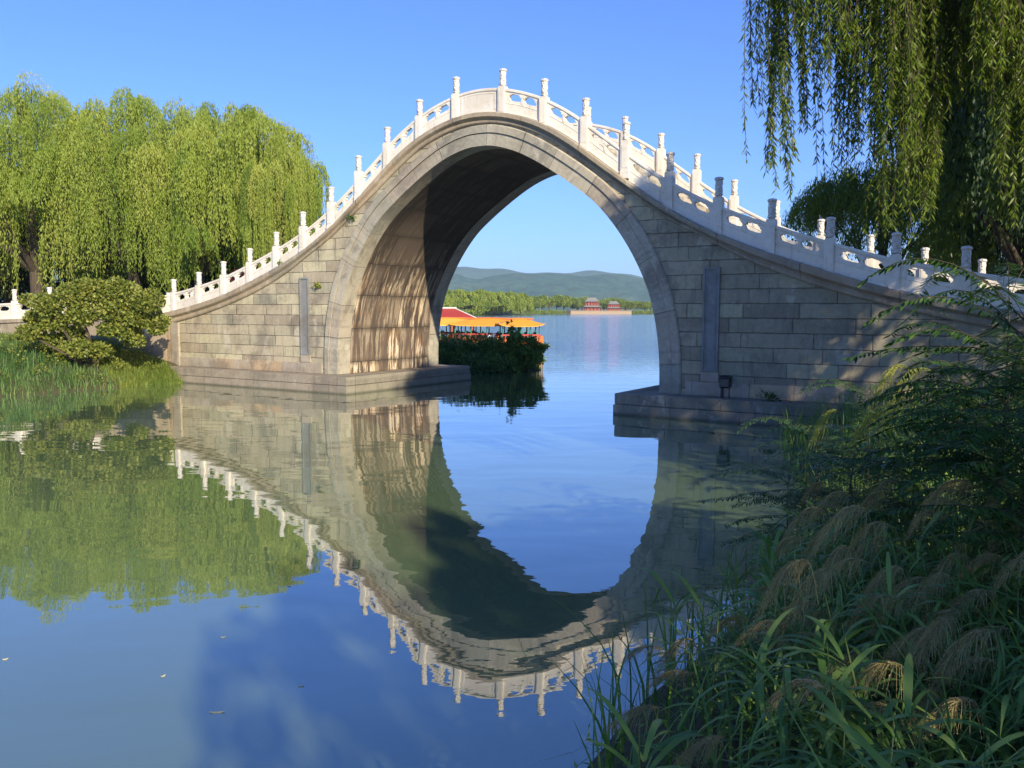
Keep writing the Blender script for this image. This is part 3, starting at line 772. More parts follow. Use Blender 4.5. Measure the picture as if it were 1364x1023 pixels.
def willow_mesh(seed, H, R, clumps=44, strands=46, leaf=(.14, .28), wid=(.014, .028), low=(1.8, 4.6), nl=22, hang=(.30, .62), inner=.25, edge=.46):
    rng = np.random.default_rng(seed); Cs = []; Ds = []; tones = []; tops = []
    for c in range(clumps):
        a = 2*math.pi*(c*.381966)+rng.normal()*.25; r = R*math.sqrt(inner+(1-inner)*(c+.5)/clumps)*rng.uniform(.86, 1.0)
        if c < clumps*.22: r = R*rng.uniform(0, .5)
        prof = math.sqrt(max(0, 1-(r/R)**2*.94))
        zt = H*(edge+(1-edge)*prof)*rng.uniform(.92, 1.02)
        if c > clumps*.4 and rng.random() < .35: zt *= rng.uniform(.66, .85)
        cx, cy = r*math.cos(a), r*math.sin(a); rc = rng.uniform(.6, 1.1)*R/5*(1.35 if c < clumps*.4 else 1)
        tops.append((cx, cy, zt-1.3)); ct = rng.random()
        n = int(strands*rng.uniform(.7, 1.3)*(1.6 if c < clumps*.4 else 1)); b = rng.uniform(0, 2*math.pi, n); q = np.sqrt(rng.random(n))*rc
        out = np.stack([np.cos(b), np.sin(b)], 1)
        outc = unit(np.array([[cx, cy]])+1e-6); z_end = rng.uniform(*low)+(rng.uniform(.05, .38)*H if rng.random() < .5 else 0)
        zs = zt-.75*(q/rc)**2*rc+rng.normal(size=n)*.12
        L = np.clip(zs-z_end, 1.0, H*rng.uniform(hang[0], hang[1]))*np.clip(1-np.abs(rng.normal(size=n))*.22, .3, 1)
        t = np.linspace(0, 1, nl)[None]; t = t+rng.uniform(-.5, .5, (n, nl))/nl; t = np.clip(t, 0, 1)
        fl = (1-np.exp(-t*6))*.45*rc+q[:, None]*(.55)
        x = cx+out[:, 0:1]*fl+outc[0, 0]*.35*rc*(1-np.exp(-t*4))
        y = cy+out[:, 1:2]*fl+outc[0, 1]*.35*rc*(1-np.exp(-t*4))
        sw = rng.normal(size=2)*.25
        x = x+np.sin(t*6+b[:, None]*3)*.04+sw[0]*t**2; y = y+sw[1]*t**2
        z = zs[:, None]+.22*rc*np.sin(np.clip(t*9, 0, math.pi))-L[:, None]*t**1.1
        P = np.stack([x, y, z], -1).reshape(-1, 3)
        for rep in range(2):
            Cs.append(P+rng.normal(size=P.shape)*np.array([.035, .035, .07]))
            Ds.append(unit(rng.normal(size=P.shape)*.28+np.array([0, 0, -1.0])))
            tones.append(np.repeat(np.clip(ct*.7+rng.random(n)*.25, 0, 1), nl)+rng.random(n*nl)*.15)
    C = np.concatenate(Cs); D = np.concatenate(Ds); n = len(C)
    S = perp(rng, D); V, F = leafq(C, D, S, rng.uniform(*leaf, n), rng.uniform(*wid, n))
    mb = MB(); tp = [tops[k] for k in rng.choice(len(tops), min(18, len(tops)), replace=False)]
    limb_tree(rng, mb, np.zeros(3), H, tp, H*.026)
    return V, F, np.repeat(np.concatenate(tones), 4), mb
def make_tree(name, data, mat, label, cat, group, loc, rz=0, scale=1.0):
    V, F, T, mb = data
    root = tag(empty(name, loc, rz, scale), label, cat, group)
    mb.build('trunk', M['bark'], root, smooth=True); mobj('crown', V, F, mat, root, tone=T)
    return root
def place_copy(proto, label, loc, rz, sc, group=None):
    o = copy_tree(proto); o.location = Vector(loc); o.rotation_euler = (0, 0, rz); o.scale = sc if isinstance(sc, tuple) else (sc,)*3
    o['label'] = label
    if group: o['group'] = group
    return o

# willows behind the left half of the bridge
G = 'weeping willows behind the left end of the bridge'
def wloc(px, D): p = at(px, D, 0); return (p[0], p[1], float(ground_z(p[0], p[1]))-.1)
wA = make_tree('weeping_willow', willow_mesh(11, 16.8, 5.8, clumps=54), M['willow'], 'tall weeping willow at the left edge of the photo, behind the low marble parapet', 'willow tree', G, wloc(58, 56))
wB = make_tree('weeping_willow', willow_mesh(12, 15.9, 5.3, clumps=48), M['willow'], 'weeping willow with a blunt high crown right of a notch in the tree tops', 'willow tree', G, wloc(190, 55))
wC = make_tree('weeping_willow', willow_mesh(13, 14.0, 4.5, clumps=48), M['willow'], 'shorter weeping willow closest to the rising balustrade of the bridge', 'willow tree', G, wloc(340, 51))
place_copy(wB, 'weeping willow in the middle of the left group, behind the first steps of the balustrade', wloc(272, 54), 2.1, (.93, .93, .945), G)
place_copy(wA, 'weeping willow cut off by the left edge of the photo', wloc(-95, 58), 1.2, (1.0, 1.0, 1.02), G)
place_copy(wC, 'low drooping willow branch mass at the right end of the willow group', wloc(376, 48), 2.6, (.50, .50, .82), G)
wS = make_tree('weeping_willow', willow_mesh(14, 15.0, 6.0, clumps=50, leaf=(.25, .45), wid=(.05, .09), nl=14), M['dark_leaf'], 'shaded weeping willow in the second row behind the front willows', 'willow tree', 'background willows filling the gaps between the front row', wloc(120, 70))  # dark leaf colour paints in the shade behind the front row
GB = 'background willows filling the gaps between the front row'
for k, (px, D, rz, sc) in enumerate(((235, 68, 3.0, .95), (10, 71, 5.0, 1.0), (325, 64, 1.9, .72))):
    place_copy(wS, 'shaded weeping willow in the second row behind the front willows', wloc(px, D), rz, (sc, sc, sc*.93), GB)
# dark understory hedge behind the balustrade
rng_n = np.random.default_rng(5)
blobs = []
for px in range(-160, 470, 22):
    D = rng_n.uniform(74, 79); p = at(px, D, 1.6)
    blobs.append((p[0], p[1], 2.6, 2.6, 2.6, rng_n.uniform(2.6, 3.9)))
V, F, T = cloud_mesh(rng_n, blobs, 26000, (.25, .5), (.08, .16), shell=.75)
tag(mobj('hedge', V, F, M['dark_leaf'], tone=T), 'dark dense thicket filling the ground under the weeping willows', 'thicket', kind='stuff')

# red-leaved shrub glimpsed over the balustrade
def shrub(name, loc, blobs, n, mat, ll, lw, label, cat, group=None, stems=5, seed=1, shell=.5, sr=.03):
    rng = np.random.default_rng(seed); root = tag(empty(name, loc), label, cat, group)
    V, F, T = cloud_mesh(rng, blobs, n, ll, lw, shell=shell); mobj('crown', V, F, mat, root, tone=T)
    mb = MB(); B = np.array(blobs)
    for k in range(min(stems, len(B))):
        e = B[k, :3]; m = e*.5+rng.normal(size=3)*.12; m[2] = e[2]*.45
        mb.tube([(rng.normal()*.06, rng.normal()*.06, -.2), m, e], [sr, sr*.75, sr*.3], 6, False)
    mb.build('stem', M['bark'], root, smooth=True)
    return root
p = at(326, 44, 0)
shrub('red_shrub', (p[0], p[1], 1.3), [(0, 0, 2.9, .9, .9, .75), (.7, .4, 2.5, .7, .7, .7), (-.7, 0, 2.5, .7, .7, .6)], 1500, M['red_leaf'], (.12, .2), (.05, .08), 'dark red leaved shrub glimpsed over the balustrade below the willows', 'shrub', seed=3)

# broadleaf bush tree in front of the left wing wall
p = at(128, 32, 0); gz = float(ground_z(p[0], p[1]))
rngb = np.random.default_rng(21); bl = []
for px, py, r in ((70, 458, .5), (110, 465, .5), (45, 445, .45), (140, 468, .45), (90, 470, .4), (60, 408, .62), (95, 395, .7), (130, 390, .72), (165, 392, .68), (192, 402, .6), (75, 430, .6), (110, 420, .66), (150, 415, .7), (188, 424, .6), (205, 438, .42), (55, 425, .5),
                  (170, 442, .5), (200, 418, .45), (95, 445, .42), (148, 440, .42), (215, 428, .3), (45, 402, .35), (115, 382, .4), (150, 381, .38), (182, 455, .36)):
    for dd in (-.7, .5):
        q = at(px+rngb.normal()*5, 32+dd+rngb.normal()*.3, zat(py, 32+dd)); s_ = r*rngb.uniform(.7, .95)
        bl.append((q[0]-p[0], q[1]-p[1], q[2]-gz, s_*1.0, s_*1.0, s_*.75))
shrub('broadleaf_bush', (p[0], p[1], gz), bl, 30000, M['bush_leaf'], (.08, .15), (.03, .055), 'wide rounded green bush with small glossy leaves in front of the low parapet', 'bush', stems=14, seed=8, sr=.07)

# grasses on the left bank
def grass(name, pts, hgt, wid, mat, label, cat, lean=.45, seed=1, tone=None, kind='stuff', K=4):
    rng = np.random.default_rng(seed); n = len(pts)
    z0 = ground_z(pts[:, 0], pts[:, 1]); B = np.stack([pts[:, 0], pts[:, 1], z0-.05], 1)
    h = rng.uniform(*hgt, n)*(.65+.7*vn(pts[:, 0], pts[:, 1], 1.1, 7)); a = rng.uniform(0, 2*math.pi, n); le = rng.uniform(.1, 1, n)*lean
    d = np.stack([np.cos(a), np.sin(a), 0*a], 1); t = np.linspace(0, 1, K)
    P = B[:, None]+np.array([0, 0, 1])*(h[:, None]*(t-.25*le[:, None]*t**2.5))[..., None]+d[:, None]*(h*le)[:, None, None]*(t**2)[None, :, None]
    s_ = np.stack([-np.sin(a), np.cos(a), 0*a], 1)
    W = s_[:, None]*(rng.uniform(*wid, n)[:, None]*(1-t[None]**1.6*.93))[..., None]
    V, F = strips(P, W); T = np.repeat(rng.random(n)*.75+.25*vn(pts[:, 0], pts[:, 1], .8, 9), K*2)
    return tag(mobj(name, V, F, mat, tone=T), label, cat, kind=kind)
def scatter(rng, n, x0, x1, y0, y1, poly, dmin, dmax=1e9, dens=None):
    X = rng.uniform(x0, x1, n*6); Y = rng.uniform(y0, y1, n*6); d = sdf(poly, X, Y)
    ok = (d > dmin) & (d < dmax)
    if dens is not None: ok &= rng.random(len(X)) < dens(X, Y)
    return np.stack([X[ok], Y[ok]], 1)[:n]
rg = np.random.default_rng(31)
pts = scatter(rg, 26000, -26, -13.6, -14, -.9, LEFT, -.05)
pts = pts[~((pts[:, 0] > -16.3) & (pts[:, 1] > -2.9))]
grass('grass_bank', pts, (.25, .62), (.008, .018), M['grass'], 'long lush green grass covering the bank left of the bridge', 'grass', seed=2, lean=1.0)
pts = scatter(rg, 5200, -16.4, -13.55, -3.3, -.75, LEFT, -.25)
grass('yellow_grass', pts, (.28, .55), (.008, .018), M['grass_yel'], 'bright yellow green grass clump at the water where the bridge wall begins', 'grass', seed=3, lean=.8)
wb = scatter(rg, 230, -26, -13.8, -13, -1.2, LEFT, .1); wz = ground_z(wb[:, 0], wb[:, 1])
V, F, T = cloud_mesh(rg, [(x, y, z+rg.uniform(.15, .45), .32, .32, .2) for (x, y), z in zip(wb, wz)], 16000, (.05, .11), (.015, .035), shell=.3)
tag(mobj('bank_weeds', V, F, M['bush_leaf'], tone=T), 'low leafy weeds growing through the long grass of the left bank', 'weeds', kind='stuff')
# ground cover under the willows and behind the bridge
pts = scatter(rg, 9000, -34, -14.6, 6.6, 40, LEFT, .0)
grass('rough_grass', pts, (.4, .9), (.02, .04), M['grass'], 'rough grass under the willows behind the bridge', 'grass', seed=4)

# overgrown spit behind the arch
rs = np.random.default_rng(41); 
def islet():
    p0 = at(655, 40, 0); bl = []
    for px, py, D, r in ((590, 470, 41, .8), (605, 462, 41, .8), (622, 465, 40.5, .75), (640, 462, 40.5, .75), (655, 468, 40, .75), (600, 485, 39.5, .7), (630, 485, 39, .7), (655, 485, 39, .7), (575, 470, 41, .8), (560, 470, 42, .9)):
        q = at(px, D, zat(py, D)); bl.append((q[0]-p0[0], q[1]-p0[1], q[2], r, r, r*.8))
    return p0, bl
p0, bl = islet()
shrub('waterside_bush', (p0[0]-1.2, p0[1], 0), [(b[0]+1.2,)+tuple(b[1:]) for b in bl[:10]], 9000, M['grass'], (.12, .3), (.012, .03), 'low green bush mass on the spit seen through the arch, beside the left pier', 'bush', seed=5, shell=.35)
q = at(690, 40, 0)
bl2 = []
for px, py, r in ((600, 478, .5), (615, 470, .5), (665, 462, .45), (650, 458, .35), (700, 456, .35), (682, 440, .25), (684, 452, .42), (680, 468, .62), (700, 470, .66), (715, 466, .45), (726, 462, .25), (645, 470, .5), (630, 480, .5), (665, 478, .62), (690, 484, .6), (708, 482, .45), (672, 492, .5), (679, 430, .13), (655, 488, .5)):
    for e in range(4 if r > .4 else 0):
        D = 40+rs.normal()*.5; s_ = at(px+rs.normal()*9, D, zat(py+rs.normal()*7, D)); rr_ = r*rs.uniform(.3, .6); bl2.append((s_[0]-q[0], s_[1]-q[1], s_[2], rr_, rr_, rr_*.8))
    r *= .7
    s_ = at(px, 40, zat(py, 40)); bl2.append((s_[0]-q[0], s_[1]-q[1], s_[2], r, r, r*.8))
shrub('dark_overhanging_bush', (q[0], q[1], 0), bl2, 15000, M['mid_leaf'], (.1, .2), (.03, .06), 'dark bush at the tip of the spit leaning over the water below the orange canopies', 'bush', seed=6, shell=.4)
pts = scatter(rs, 5200, -22, -5, 8, 19, LEFT, -.1)
grass('spit_reeds', pts, (.5, 1.05), (.012, .028), M['grass'], 'tall green grass and reeds on the spit behind the left pier', 'reeds', seed=6)

# ------------------------------------------------------------------ boats moored beyond the spit
def boat(loc, rz, L, B, label, roofmat, trim):
    root = tag(empty('tour_boat', loc, rz), label, 'boat', 'moored tour boats seen through the arch')
    n = 13; V = []; Fc = []
    for i in range(n):
        t = i/(n-1); x = (t-.5)*L; wv = B/2*(math.sin(math.pi*(.12+.76*t)))**.55; k = .22*(2*t-1)**2
        V += [(x, -wv, 1.0+k), (x, -wv*.86, .35), (x, -wv*.55, -.2), (x, wv*.55, -.2), (x, wv*.86, .35), (x, wv, 1.0+k), (x, wv-.07, 1.0+k), (x, wv-.09, .55), (x, -wv+.09, .55), (x, -wv+.07, 1.0+k)]
    for i in range(n-1):
        for j in range(10): Fc.append((i*10+j, i*10+(j+1) % 10, (i+1)*10+(j+1) % 10, (i+1)*10+j))
    Fc += [tuple(range(10))[::-1], tuple((n-1)*10+j for j in range(10))]
    mobj('hull', V, Fc, trim, root)
    mb = MB()
    for s in (-1, 1): mb.box(-L*.42, L*.42, s*B*.44-.03, s*B*.44+.03, 1.22, 1.32, .01)
    k = 12
    for s in (-1, 1):
        for i in range(k+1): x = -L*.42+L*.84*i/k; mb.box(x-.02, x+.02, s*B*.44-.02, s*B*.44+.02, 1.0, 1.24)
    mb.build('railing', M['red_paint'], root)
    for s in (-1, 1):
        for i in range(5):
            x = -L*.40+L*.80*i/4; mb = MB(); mb.tube([(x, s*B*.42, .9), (x, s*B*.42, 1.95)], [.04, .04], 8); mb.build('post', M['green_paint'], root)
    # upswept hipped canopy
    V = []; nx, ny = 17, 9
    for i in range(nx):
        for j in range(ny):
            a = 2*i/(nx-1)-1; b = 2*j/(ny-1)-1
            e = max(abs(a)**1.0, abs(b)); rise = .46*(1-max(abs(a)**2.2*.95, abs(b)))
            cor = .10*(abs(a)**6)+.08*(abs(a*b)**4)
            V.append((a*L*.5, b*B*.62, 1.86+rise+cor))
    m = len(V); V += [(x, y, z-.05) for x, y, z in V]; Fc = []
    for i in range(nx-1):
        for j in range(ny-1):
            q = i*ny+j; Fc.append((q, q+ny, q+ny+1, q+1)); Fc.append((m+q, m+q+1, m+q+ny+1, m+q+ny))
    for i in range(nx-1):
        for q in (i*ny, i*ny+ny-1): Fc.append((q, q+ny, q+ny+m, q+m))
    for j in range(ny-1):
        for q in (j, (nx-1)*ny+j): Fc.append((q, q+1, q+1+m, q+m))
    rf = mobj('canopy', V, Fc, roofmat, root)
    mb = MB(); mb.tube([(-L*.30, 0, 2.31), (0, 0, 2.33), (L*.30, 0, 2.31)], [.05, .06, .05], 8)
    mb.build('ridge', M['orange_trim'], rf)
    # seat benches
    mb = MB()
    for i in range(4):
        x = -L*.3+L*.6*i/3; mb.box(x-.18, x+.18, -B*.36, B*.36, .56, .98, .02); mb.box(x+.12, x+.18, -B*.36, B*.36, .98, 1.45, .02)
    mb.build('bench', M['green_paint'], root)
    return root
pb = at(697, 56, 0); boat((pb[0]-.3, pb[1], 0), YAW+.12, 3.0, 2.0, 'small tour boat under the separate orange canopy on the right', M['orange'], M['orange_trim'])
pb = at(650, 58, 0); boat((pb[0], pb[1], 0), YAW-.05, 5.4, 2.2, 'tour boat with the middle orange canopy, hung with a red and white life ring', M['orange'], M['orange_trim'])
pb = at(597, 60, 0); boat((pb[0], pb[1], 0), YAW+.2, 5.4, 2.4, 'tour boat with a yellow canopy half hidden behind the left pier', M['yellow'], M['red_paint'])
# life ring on the middle boat
def lifebuoy(c, ax):
    root = tag(empty('life_ring', c, ax), 'red and white striped life ring hanging on the boat rail', 'life ring')
    for k, mt in ((0, M['red_paint']), (1, M['white_paint'])):
        mb = MB()
        for q in range(4):
            a0 = (q*2+k)*math.pi/4; P = [(.27*math.cos(a0+i*math.pi/16), 0, .27*math.sin(a0+i*math.pi/16)) for i in range(5)]
            mb.tube(P, [.08]*5, 8)
        mb.build('red_band' if k == 0 else 'white_band', mt, root, smooth=True)
q = at(656, 56.3, zat(450, 56.3)); lifebuoy(q, YAW)
# red roofed landing hut behind the boats
def hut():
    p = at(603, 66, 0); z1 = zat(424, 66); z2 = zat(411, 66)
    root = tag(empty('landing_pavilion', (p[0], p[1], 0), YAW), 'small waterside pavilion with a red tiled roof behind the yellow canopy', 'pavilion')
    mb = MB(); mb.box(-1.9, 1.6, -1.2, 1.2, z1-.05, z1+.06, .01)
    V = [(-2.2, -1.5, z1), (1.9, -1.5, z1), (1.9, 1.5, z1), (-2.2, 1.5, z1), (-1.4, 0, z2), (.2, 0, z2)]
    mb.add(V, [(0, 1, 5, 4), (1, 2, 5), (2, 3, 4, 5), (3, 0, 4)]); rf = mb.build('roof', M['red_paint'], root)
    mb = MB(); mb.tube([(-1.5, 0, z2+.03), (.3, 0, z2+.03)], [.07, .07], 6); mb.tube([(.2, 0, z2), (1.9, -1.5, z1+.03)], [.05, .05], 6)
    mb.build('ridge', M['white_paint'], rf)
    for x in (-1.7, 0, 1.5):
        for y in (-1, 1): mb = MB(); mb.tube([(x, y, -.5), (x, y, z1)], [.09, .09], 8); mb.build('column', M['red_wall'], root)
    mb = MB(); mb.box(-2.1, 1.9, -1.4, 1.4, .3, .55, .02); mb.build('floor_deck', M['cream_wall'], root)
hut()

# ------------------------------------------------------------------ far shore
def round_tree_mesh(seed, H, R):
    rng = np.random.default_rng(seed); bl = []
    for k in range(13):
        a = rng.uniform(0, 2*math.pi); r = R*math.sqrt(rng.random())*.75; z = H*rng.uniform(.35, .86); s_ = R*rng.uniform(.28, .45)
        bl.append((r*math.cos(a), r*math.sin(a), z, s_, s_, s_*.85))
    V, F, T = cloud_mesh(rng, bl, 3600, (.5, 1.0), (.18, .36), shell=.6)
    mb = MB(); limb_tree(rng, mb, np.zeros(3), H, [b[:3] for b in bl[:6]], H*.03)
    return V, F, T, mb
GF = 'trees along the far shore of the lake'
fw = make_tree('far_willow', willow_mesh(51, 13, 7.2, clumps=44, strands=24, leaf=(.6, 1.1), wid=(.10, .2), low=(.3, 2.0), nl=12, hang=(.4, .7)), M['far_leaf'], 'pale green willow in the tall clump on the far shore left of the dark round tree', 'tree', GF, (0, 0, 0))
fr_ = make_tree('far_tree', round_tree_mesh(52, 11, 5.5), M['far_leaf'], 'round leafy tree on the far shore between the tall willows and the red pavilions', 'tree', GF, (0, 0, 0))
rf_ = np.random.default_rng(7)
def fl(px, D): p = at(px, D, 0); return (p[0], p[1], 1.2)
used = {'w': False, 'r': False}
def far_tree(k, px, D, top, label):
    proto = fw if k == 'w' else fr_; h0 = 13 if k == 'w' else 11
    sc = (zat(top, D)-1.2)/h0/.98
    o = proto if not used[k] else copy_tree(proto); used[k] = True
    o.location = fl(px, D); o.rotation_euler = (0, 0, rf_.uniform(0, 6.28)); sw = sc*rf_.uniform(1.1, 1.5); o.scale = (sw, sw, sc); o['label'] = label
LW = 'pale green willow in the tall clump on the far shore above the orange canopies'
for px, D, top in ((560, 440, 388), (580, 445, 387), (598, 448, 386), (613, 452, 385), (628, 456, 387), (642, 458, 386), (655, 461, 388), (668, 465, 388), (681, 475, 389), (693, 490, 391), (536, 440, 386)):
    far_tree('w', px, D+rf_.uniform(2, 22), top+rf_.uniform(-1.5, 1.5), LW)
LR = 'round leafy tree on the far shore between the tall willows and the red pavilions'
for px, D, top in ((704, 560, 396), (713, 575, 397), (722, 590, 394), (731, 590, 396), (741, 602, 393), (751, 612, 395), (762, 625, 397), (770, 650, 400)):
    far_tree('r', px, D+rf_.uniform(2, 15), top+rf_.uniform(-1, 1), LR)
for px, D, top in ((768, 668, 398), (775, 690, 396), (783, 700, 396), (800, 682, 399), (804, 670, 402), (808, 690, 399), (815, 700, 397), (826, 690, 398), (833, 672, 401)):
    far_tree('r', px, D, top, 'round leafy tree close behind the two red pavilions')
for px, D, top in ((832, 655, 400), (840, 660, 402), (849, 665, 401), (858, 668, 402), (867, 672, 401), (877, 680, 402), (890, 685, 401), (905, 690, 401)):
    far_tree('r', px, D+rf_.uniform(2, 12), top+rf_.uniform(-1, 1), 'green tree on the far shore between the red pavilions and the right arch side')
def low_shore():
    rng = np.random.default_rng(8); bl = []
    for px in np.arange(520, 900, 2.3):
        D = np.interp(px, (560, 640, 700, 755, 845, 1000), (430, 452, 545, 600, 640, 690))+rng.uniform(3, 9)
        if 752 < px < 840: continue
        p = at(px, D, 0); s_ = rng.uniform(1.0, 2.0); bl.append((p[0], p[1], 1.4, s_*1.2, s_*1.2, s_))
    V, F, T = cloud_mesh(rng, bl, 9000, (.5, 1.0), (.15, .3), shell=.5)
    tag(mobj('shore_bushes', V, F, M['far_leaf'], tone=T), 'low green growth fringing the far waterline', 'bushes', kind='stuff')
low_shore()
def far_pavilion(px, D, z0, w, h, label, tiers=2):
    p = at(px, D, 0); root = tag(empty('lakeside_pavilion', (p[0], p[1], z0), YAW), label, 'pavilion', 'red pavilions on the far shore')
    z = 0; ww = w; th = h/(tiers+.35)
    for k in range(tiers):
        mb = MB(); mb.box(-ww*.36, ww*.36, -ww*.25, ww*.25, z, z+th*.66, .05); mb.build('wall', M['red_wall'], root)
        for j in range(6):
            x = -ww*.43+ww*.86*j/5; mb = MB(); mb.tube([(x, -ww*.32, z), (x, -ww*.32, z+th*.62)], [.28, .28], 8); mb.build('column', M['red_paint'], root)
        mb = MB()
        for j in range(4):
            x = -ww*.27+ww*.18*j; mb.box(x-.5, x+.5, -ww*.25-.08, -ww*.25+.02, z+th*.15, z+th*.5, .02)
        mb.build('window', M['dark_glass'], root)
        e = z+th*.62; r = ww*.56; n = 4; V = []
        topw = ww*(.30 if k < tiers-1 else .26); toph = e+th*(.38 if k < tiers-1 else .62)
        ring = 0
        for f in np.linspace(0, 1, 6):
            hx = r+(topw-r)*f; hy = r*.66+((topw*.66 if k < tiers-1 else .3)-r*.66)*f; zz = e+(toph-e)*f**1.6
            V += [(-hx, -hy, zz+(.25 if f == 0 else 0)), (0, -hy, zz), (hx, -hy, zz+(.25 if f == 0 else 0)), (hx, hy, zz+(.25 if f == 0 else 0)), (0, hy, zz), (-hx, hy, zz+(.25 if f == 0 else 0))]
        Fc = [(a*6+j, a*6+(j+1) % 6, (a+1)*6+(j+1) % 6, (a+1)*6+j) for a in range(5) for j in range(6)]+[(5, 4, 3, 2, 1, 0), tuple(30+j for j in range(6))]
        rf = mobj('roof', V, Fc, M['grey_tile'], root)
        z += th*.92; ww *= .80
    mb = MB(); mb.tube([(-w*.2, 0, toph+.15), (w*.2, 0, toph+.15)], [.3, .3], 6); mb.build('ridge', M['grey_tile'], rf)
far_pavilion(788, 655, 2.3, 15.5, zat(395.5, 655)-2.3, 'taller red pavilion with two tiers of grey roof on the far shore')
far_pavilion(817, 660, 2.3, 12.5, zat(400.5, 660)-2.3, 'lower red pavilion with two grey roofs right of the taller one on the far shore')
def embankment():
    a = at(757, 607, 0); b = at(838, 641, 0); c = (a+b)/2; d = b-a; L = np.linalg.norm(d[:2]); ax = d[:2]/L
    root = tag(empty('stone_embankment'), 'long cream stone embankment wall under the red pavilions on the far shore', 'wall')
    mb = MB(); mb.obox((c[0], c[1], .9), ax, (L, 5.0, 2.6), .05); mb.build('wall', M['cream_wall'], root)
    mb = MB(); mb.obox((c[0], c[1], 2.3), ax, (L, 5.3, .2), .02)
    for k in range(25):
        f = k/24-.5; mb.obox((c[0]+ax[0]*L*f+ax[1]*2.4, c[1]+ax[1]*L*f-ax[0]*2.4, 2.7), ax, (.3, .3, .7))
    mb.obox((c[0]+ax[1]*2.4, c[1]-ax[0]*2.4, 2.95), ax, (L, .15, .2)); mb.build('parapet', M['cream_wall'], root)
embankment()

# ------------------------------------------------------------------ trees on the right bank behind the bridge
wD = make_tree('willow_tree', willow_mesh(61, 9.4, 4.4, clumps=70, strands=34, leaf=(.12, .26), low=(3.2, 5.0), nl=10, hang=(.10, .26), inner=.05, edge=.72), M['willow_near'], 'fluffy mid green tree rising behind the balustrade left of the shaded willow', 'tree', 'trees behind the right half of the bridge', wloc(1172, 42))
wE = make_tree('willow_tree', willow_mesh(62, 13.5, 4.6, clumps=60, strands=40, leaf=(.12, .24), low=(2.5, 4.5), nl=16), M['willow_near'], 'large shaded willow with dark limbs behind the right end of the balustrade', 'tree', 'trees behind the right half of the bridge', wloc(1335, 36))
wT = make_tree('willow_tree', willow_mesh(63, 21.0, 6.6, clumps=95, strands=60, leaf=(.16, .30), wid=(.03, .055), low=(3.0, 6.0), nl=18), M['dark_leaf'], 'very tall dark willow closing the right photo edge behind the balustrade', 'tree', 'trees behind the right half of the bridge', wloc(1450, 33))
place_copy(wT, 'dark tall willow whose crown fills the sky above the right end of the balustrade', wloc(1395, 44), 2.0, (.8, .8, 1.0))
place_copy(wE, 'low willow top showing just above the balustrade at the right end', wloc(1310, 46), 4.0, (.9, .9, .62))

